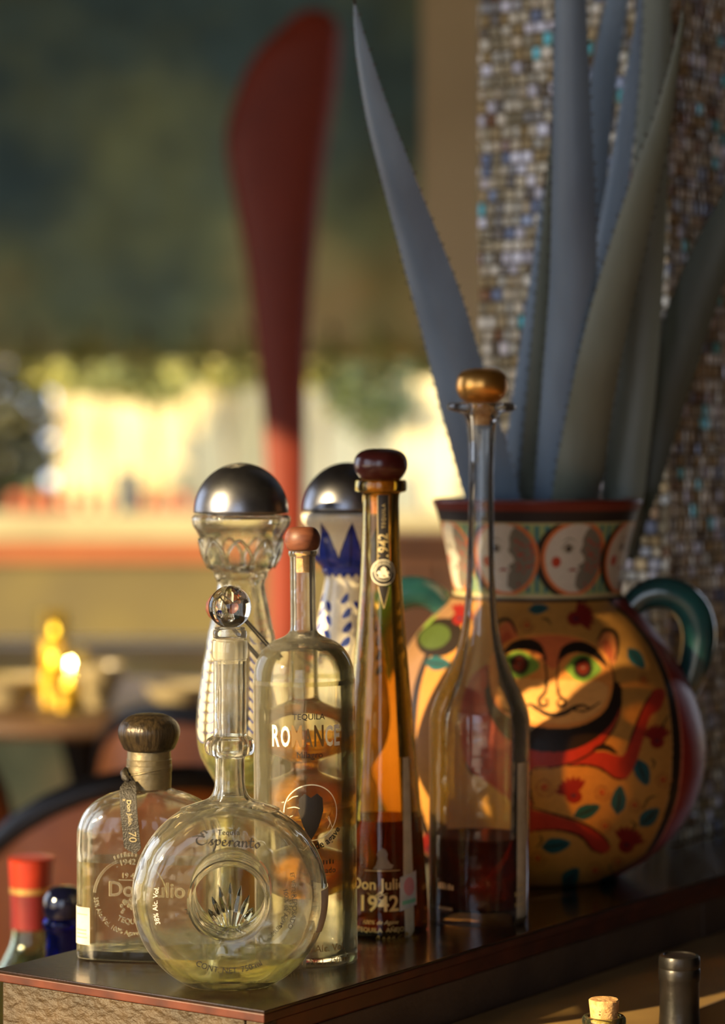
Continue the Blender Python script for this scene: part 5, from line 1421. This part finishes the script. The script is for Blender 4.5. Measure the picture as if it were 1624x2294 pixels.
leaf('agave_olive', [(1530, 18, 2, 2.14), (1524, 70, 6, 2.14), (1508, 160, 13, 2.14), (1484, 270, 22, 2.145), (1450, 390, 32, 2.15), (1412, 530, 41, 2.16), (1372, 680, 47, 2.17), (1340, 820, 51, 2.18), (1316, 950, 54, 2.20), (1298, 1060, 56, 2.21), (1286, 1140, 54, 2.225), (1276, 1250, 44, 2.24)], -.35, .30)
leaf('agave_olive', [(1478, -380, 3, 2.28), (1474, -160, 24, 2.28), (1470, 40, 33, 2.28), (1464, 240, 37, 2.28), (1454, 440, 41, 2.28), (1440, 640, 45, 2.28), (1424, 840, 47, 2.28), (1406, 1000, 48, 2.28), (1392, 1130, 46, 2.28), (1376, 1240, 38, 2.28)], .2, .25)
leaf('agave', [(1420, -260, 3, 2.34), (1396, -80, 20, 2.34), (1368, 80, 27, 2.34), (1344, 240, 29, 2.33), (1328, 420, 30, 2.32), (1316, 620, 30, 2.31), (1304, 840, 30, 2.30), (1290, 1120, 30, 2.29), (1282, 1240, 26, 2.28)], .4, .3)
leaf('agave', [(1438, -60, 2, 2.25), (1428, 80, 10, 2.25), (1410, 220, 17, 2.25), (1390, 370, 22, 2.25), (1366, 520, 26, 2.25), (1342, 680, 28, 2.25), (1322, 860, 28, 2.25), (1306, 1030, 28, 2.25), (1300, 1240, 24, 2.25)], .7, .25)
leaf('agave_dark', [(1720, 200, 3, 2.26), (1660, 420, 30, 2.27), (1600, 560, 44, 2.28), (1546, 700, 50, 2.29), (1502, 840, 50, 2.30), (1466, 970, 46, 2.31), (1436, 1090, 40, 2.31), (1416, 1160, 34, 2.30), (1396, 1250, 26, 2.30)], .3, .25)
lathe_obj('root_stock', [(0, .0), (.035, .005), (.055, .05), (.06, .12), (.066, .21), (.05, .235), (0, .245)], M['agave_dark'], AG, 32)

# ------------------------------------------------------------------ bottles below the ledge
WB = root('wine_bottle', (at(1522, 0, 1.875).x, 1.875, .530), 'black capsuled wine bottle rising at the lower right corner', 'bottle')
M['black_foil'] = mat('black_capsule_foil', srgb(34, 30, 28), .35, .3, srgb(24, 22, 20), 60, bump=.08, bscale=200)
M['wine_glass'] = mat('near_black_bottle_glass', srgb(20, 22, 18), .08, 0, coat=.5)
wp = crom([(.033, 0), (.0365, .002), (.0368, .01), (.0368, .185), (.034, .205), (.024, .225), (.0165, .242), (.0145, .258), (.0142, .268)], 4)
lathe_obj('glass_body', [(0, 0)]+wp+[(0, .268)], M['wine_glass'], WB, 48)
ztop = at(1522, 2138, 1.875).z-.530
lathe_obj('capsule', [(0, .2405), (.0172, .2405), (.0152, .252), (.0145, .262), (.0144, ztop-.0195), (.0152, ztop-.018), (.0153, ztop-.0105), (.0148, ztop-.0095), (.0152, ztop-.0085), (.0152, ztop-.0030), (.0144, ztop-.0008), (.0118, ztop), (.0112, ztop-.0010), (0, ztop-.0012)], M['black_foil'], WB, 48, sharp=30)

CJ = root('corked_bottle', (at(1353, 0, 1.78).x, 1.78, .530), 'small corked glass bottle of red spice beside the wine bottle', 'bottle')
zt = at(1353, 2238, 1.78).z-.530
cjp = crom([(.024, 0), (.0275, .002), (.028, .02), (.028, .16), (.025, .19), (.018, .215), (.0140, .235), (.0136, zt-.020), (.0150, zt-.018), (.0152, zt-.0135), (.0138, zt-.0115)], 4)
lathe_obj('glass_body', shell_prof(cjp, .002, .006), M['green_glass'], CJ, 48)
M['spice'] = mat('red_orange_spice', srgb(190, 84, 34), .7, 0, srgb(140, 50, 22), 200, bump=.3, bscale=500)
lathe_obj('spice_fill', [(0, .007)]+[(max(r-.0026, .001), z) for r, z in cjp if .008 < z < zt-.0165]+[(0, zt-.0165)], M['spice'], CJ, 40)
co_ = lathe_obj('cork', [(0, zt-.016), (.0092, zt-.016), (.0096, zt-.0105), (.0106, zt-.0008), (.0098, zt), (0, zt)], M['cork'], CJ, 40, sharp=30)
mb = MB()
for k in range(9):
    a = rnd.uniform(-1.4, 1.4); z = zt-rnd.uniform(.002, .010); r = .0102-(zt-z)*.08+.0003
    V, Fc = disc2d(0, 0, rnd.uniform(.0003, .0008), rnd.uniform(.0004, .0012), 8)
    mb.add([((r)*math.sin(a+u/r), -(r)*math.cos(a+u/r), z+v) for u, v in V], Fc)
mb.build('cork_pores', M['cork_hole'], co_)

# ------------------------------------------------------------------ two bottles on the low table behind
OB = root('red_capsule_bottle', (at(70, 0, 2.30).x, 2.30, .530), 'clear bottle with orange-red banded capsule at the lower left', 'bottle')
s3 = F/2.30/100
zo = lambda y_: CAMZ-(y_-1015)/F*2.30-.530
op = crom([(.035, 0), (.038, .002), (.038, .12), (.036, zo(2200)), (.0315, zo(2172)), (.0245, zo(2145)), (.0185, zo(2115)), (.0165, zo(2085)), (.016, zo(2060))], 4)
lathe_obj('glass_body', shell_prof(op, .0022, .006), M['green_glass'], OB, 48)
lathe_obj('liquid', fill_prof(op, .0022, .006, zo(2180)), M['liq_pale'], OB, 48)
M['red_wax'] = mat('orange_red_capsule', srgb(170, 52, 28), .35, .1, srgb(140, 40, 24), 30, coat=.3)
M['red_dark'] = mat('dark_red_capsule_sleeve', srgb(120, 34, 30), .4, .1, srgb(96, 28, 26), 40)
M['gold_band'] = mat('gold_capsule_band', srgb(206, 160, 90), .35, .7)
lathe_obj('capsule_top', crom([(.0001, zo(1920)), (.0195, zo(1920)), (.0204, zo(1924)), (.0200, zo(1945)), (.0190, zo(1985))], 3)+[(0, zo(1985))], M['red_wax'], OB, 40, sharp=40)
lathe_obj('capsule_band', [(0, zo(1986)), (.0192, zo(1986)), (.0192, zo(1998)), (0, zo(1998))], M['gold_band'], OB, 40, sharp=30)
lathe_obj('capsule_sleeve', [(0, zo(1999)), (.0186, zo(1999)), (.0180, zo(2078)), (0, zo(2078))], M['red_dark'], OB, 40, sharp=30)

BB = root('blue_bottle', (at(143, 0, 2.16).x, 2.16, .530), 'cobalt blue glass bottle with rounded blue stopper at the lower left', 'bottle')
zb2 = lambda y_: CAMZ-(y_-1015)/F*2.16-.530
bp2 = crom([(.032, 0), (.035, .002), (.035, .15), (.030, .18), (.0165, zb2(2170)), (.0150, zb2(2130)), (.0150, zb2(2085)), (.0172, zb2(2076)), (.0178, zb2(2064)), (.0160, zb2(2056))], 4)
lathe_obj('glass_body', shell_prof(bp2, .0024, .006), M['blue_glass'], BB, 48)
lathe_obj('round_stopper', crom([(.0001, zb2(2056)), (.0140, zb2(2056)), (.0168, zb2(2046)), (.0176, zb2(2026)), (.0160, zb2(2004)), (.0100, zb2(1988)), (.0001, zb2(1984))], 4), mat('dark_blue_glazed_stopper', srgb(8, 10, 30), .08, coat=.7), BB, 40)
bpy.context.view_layer.update()
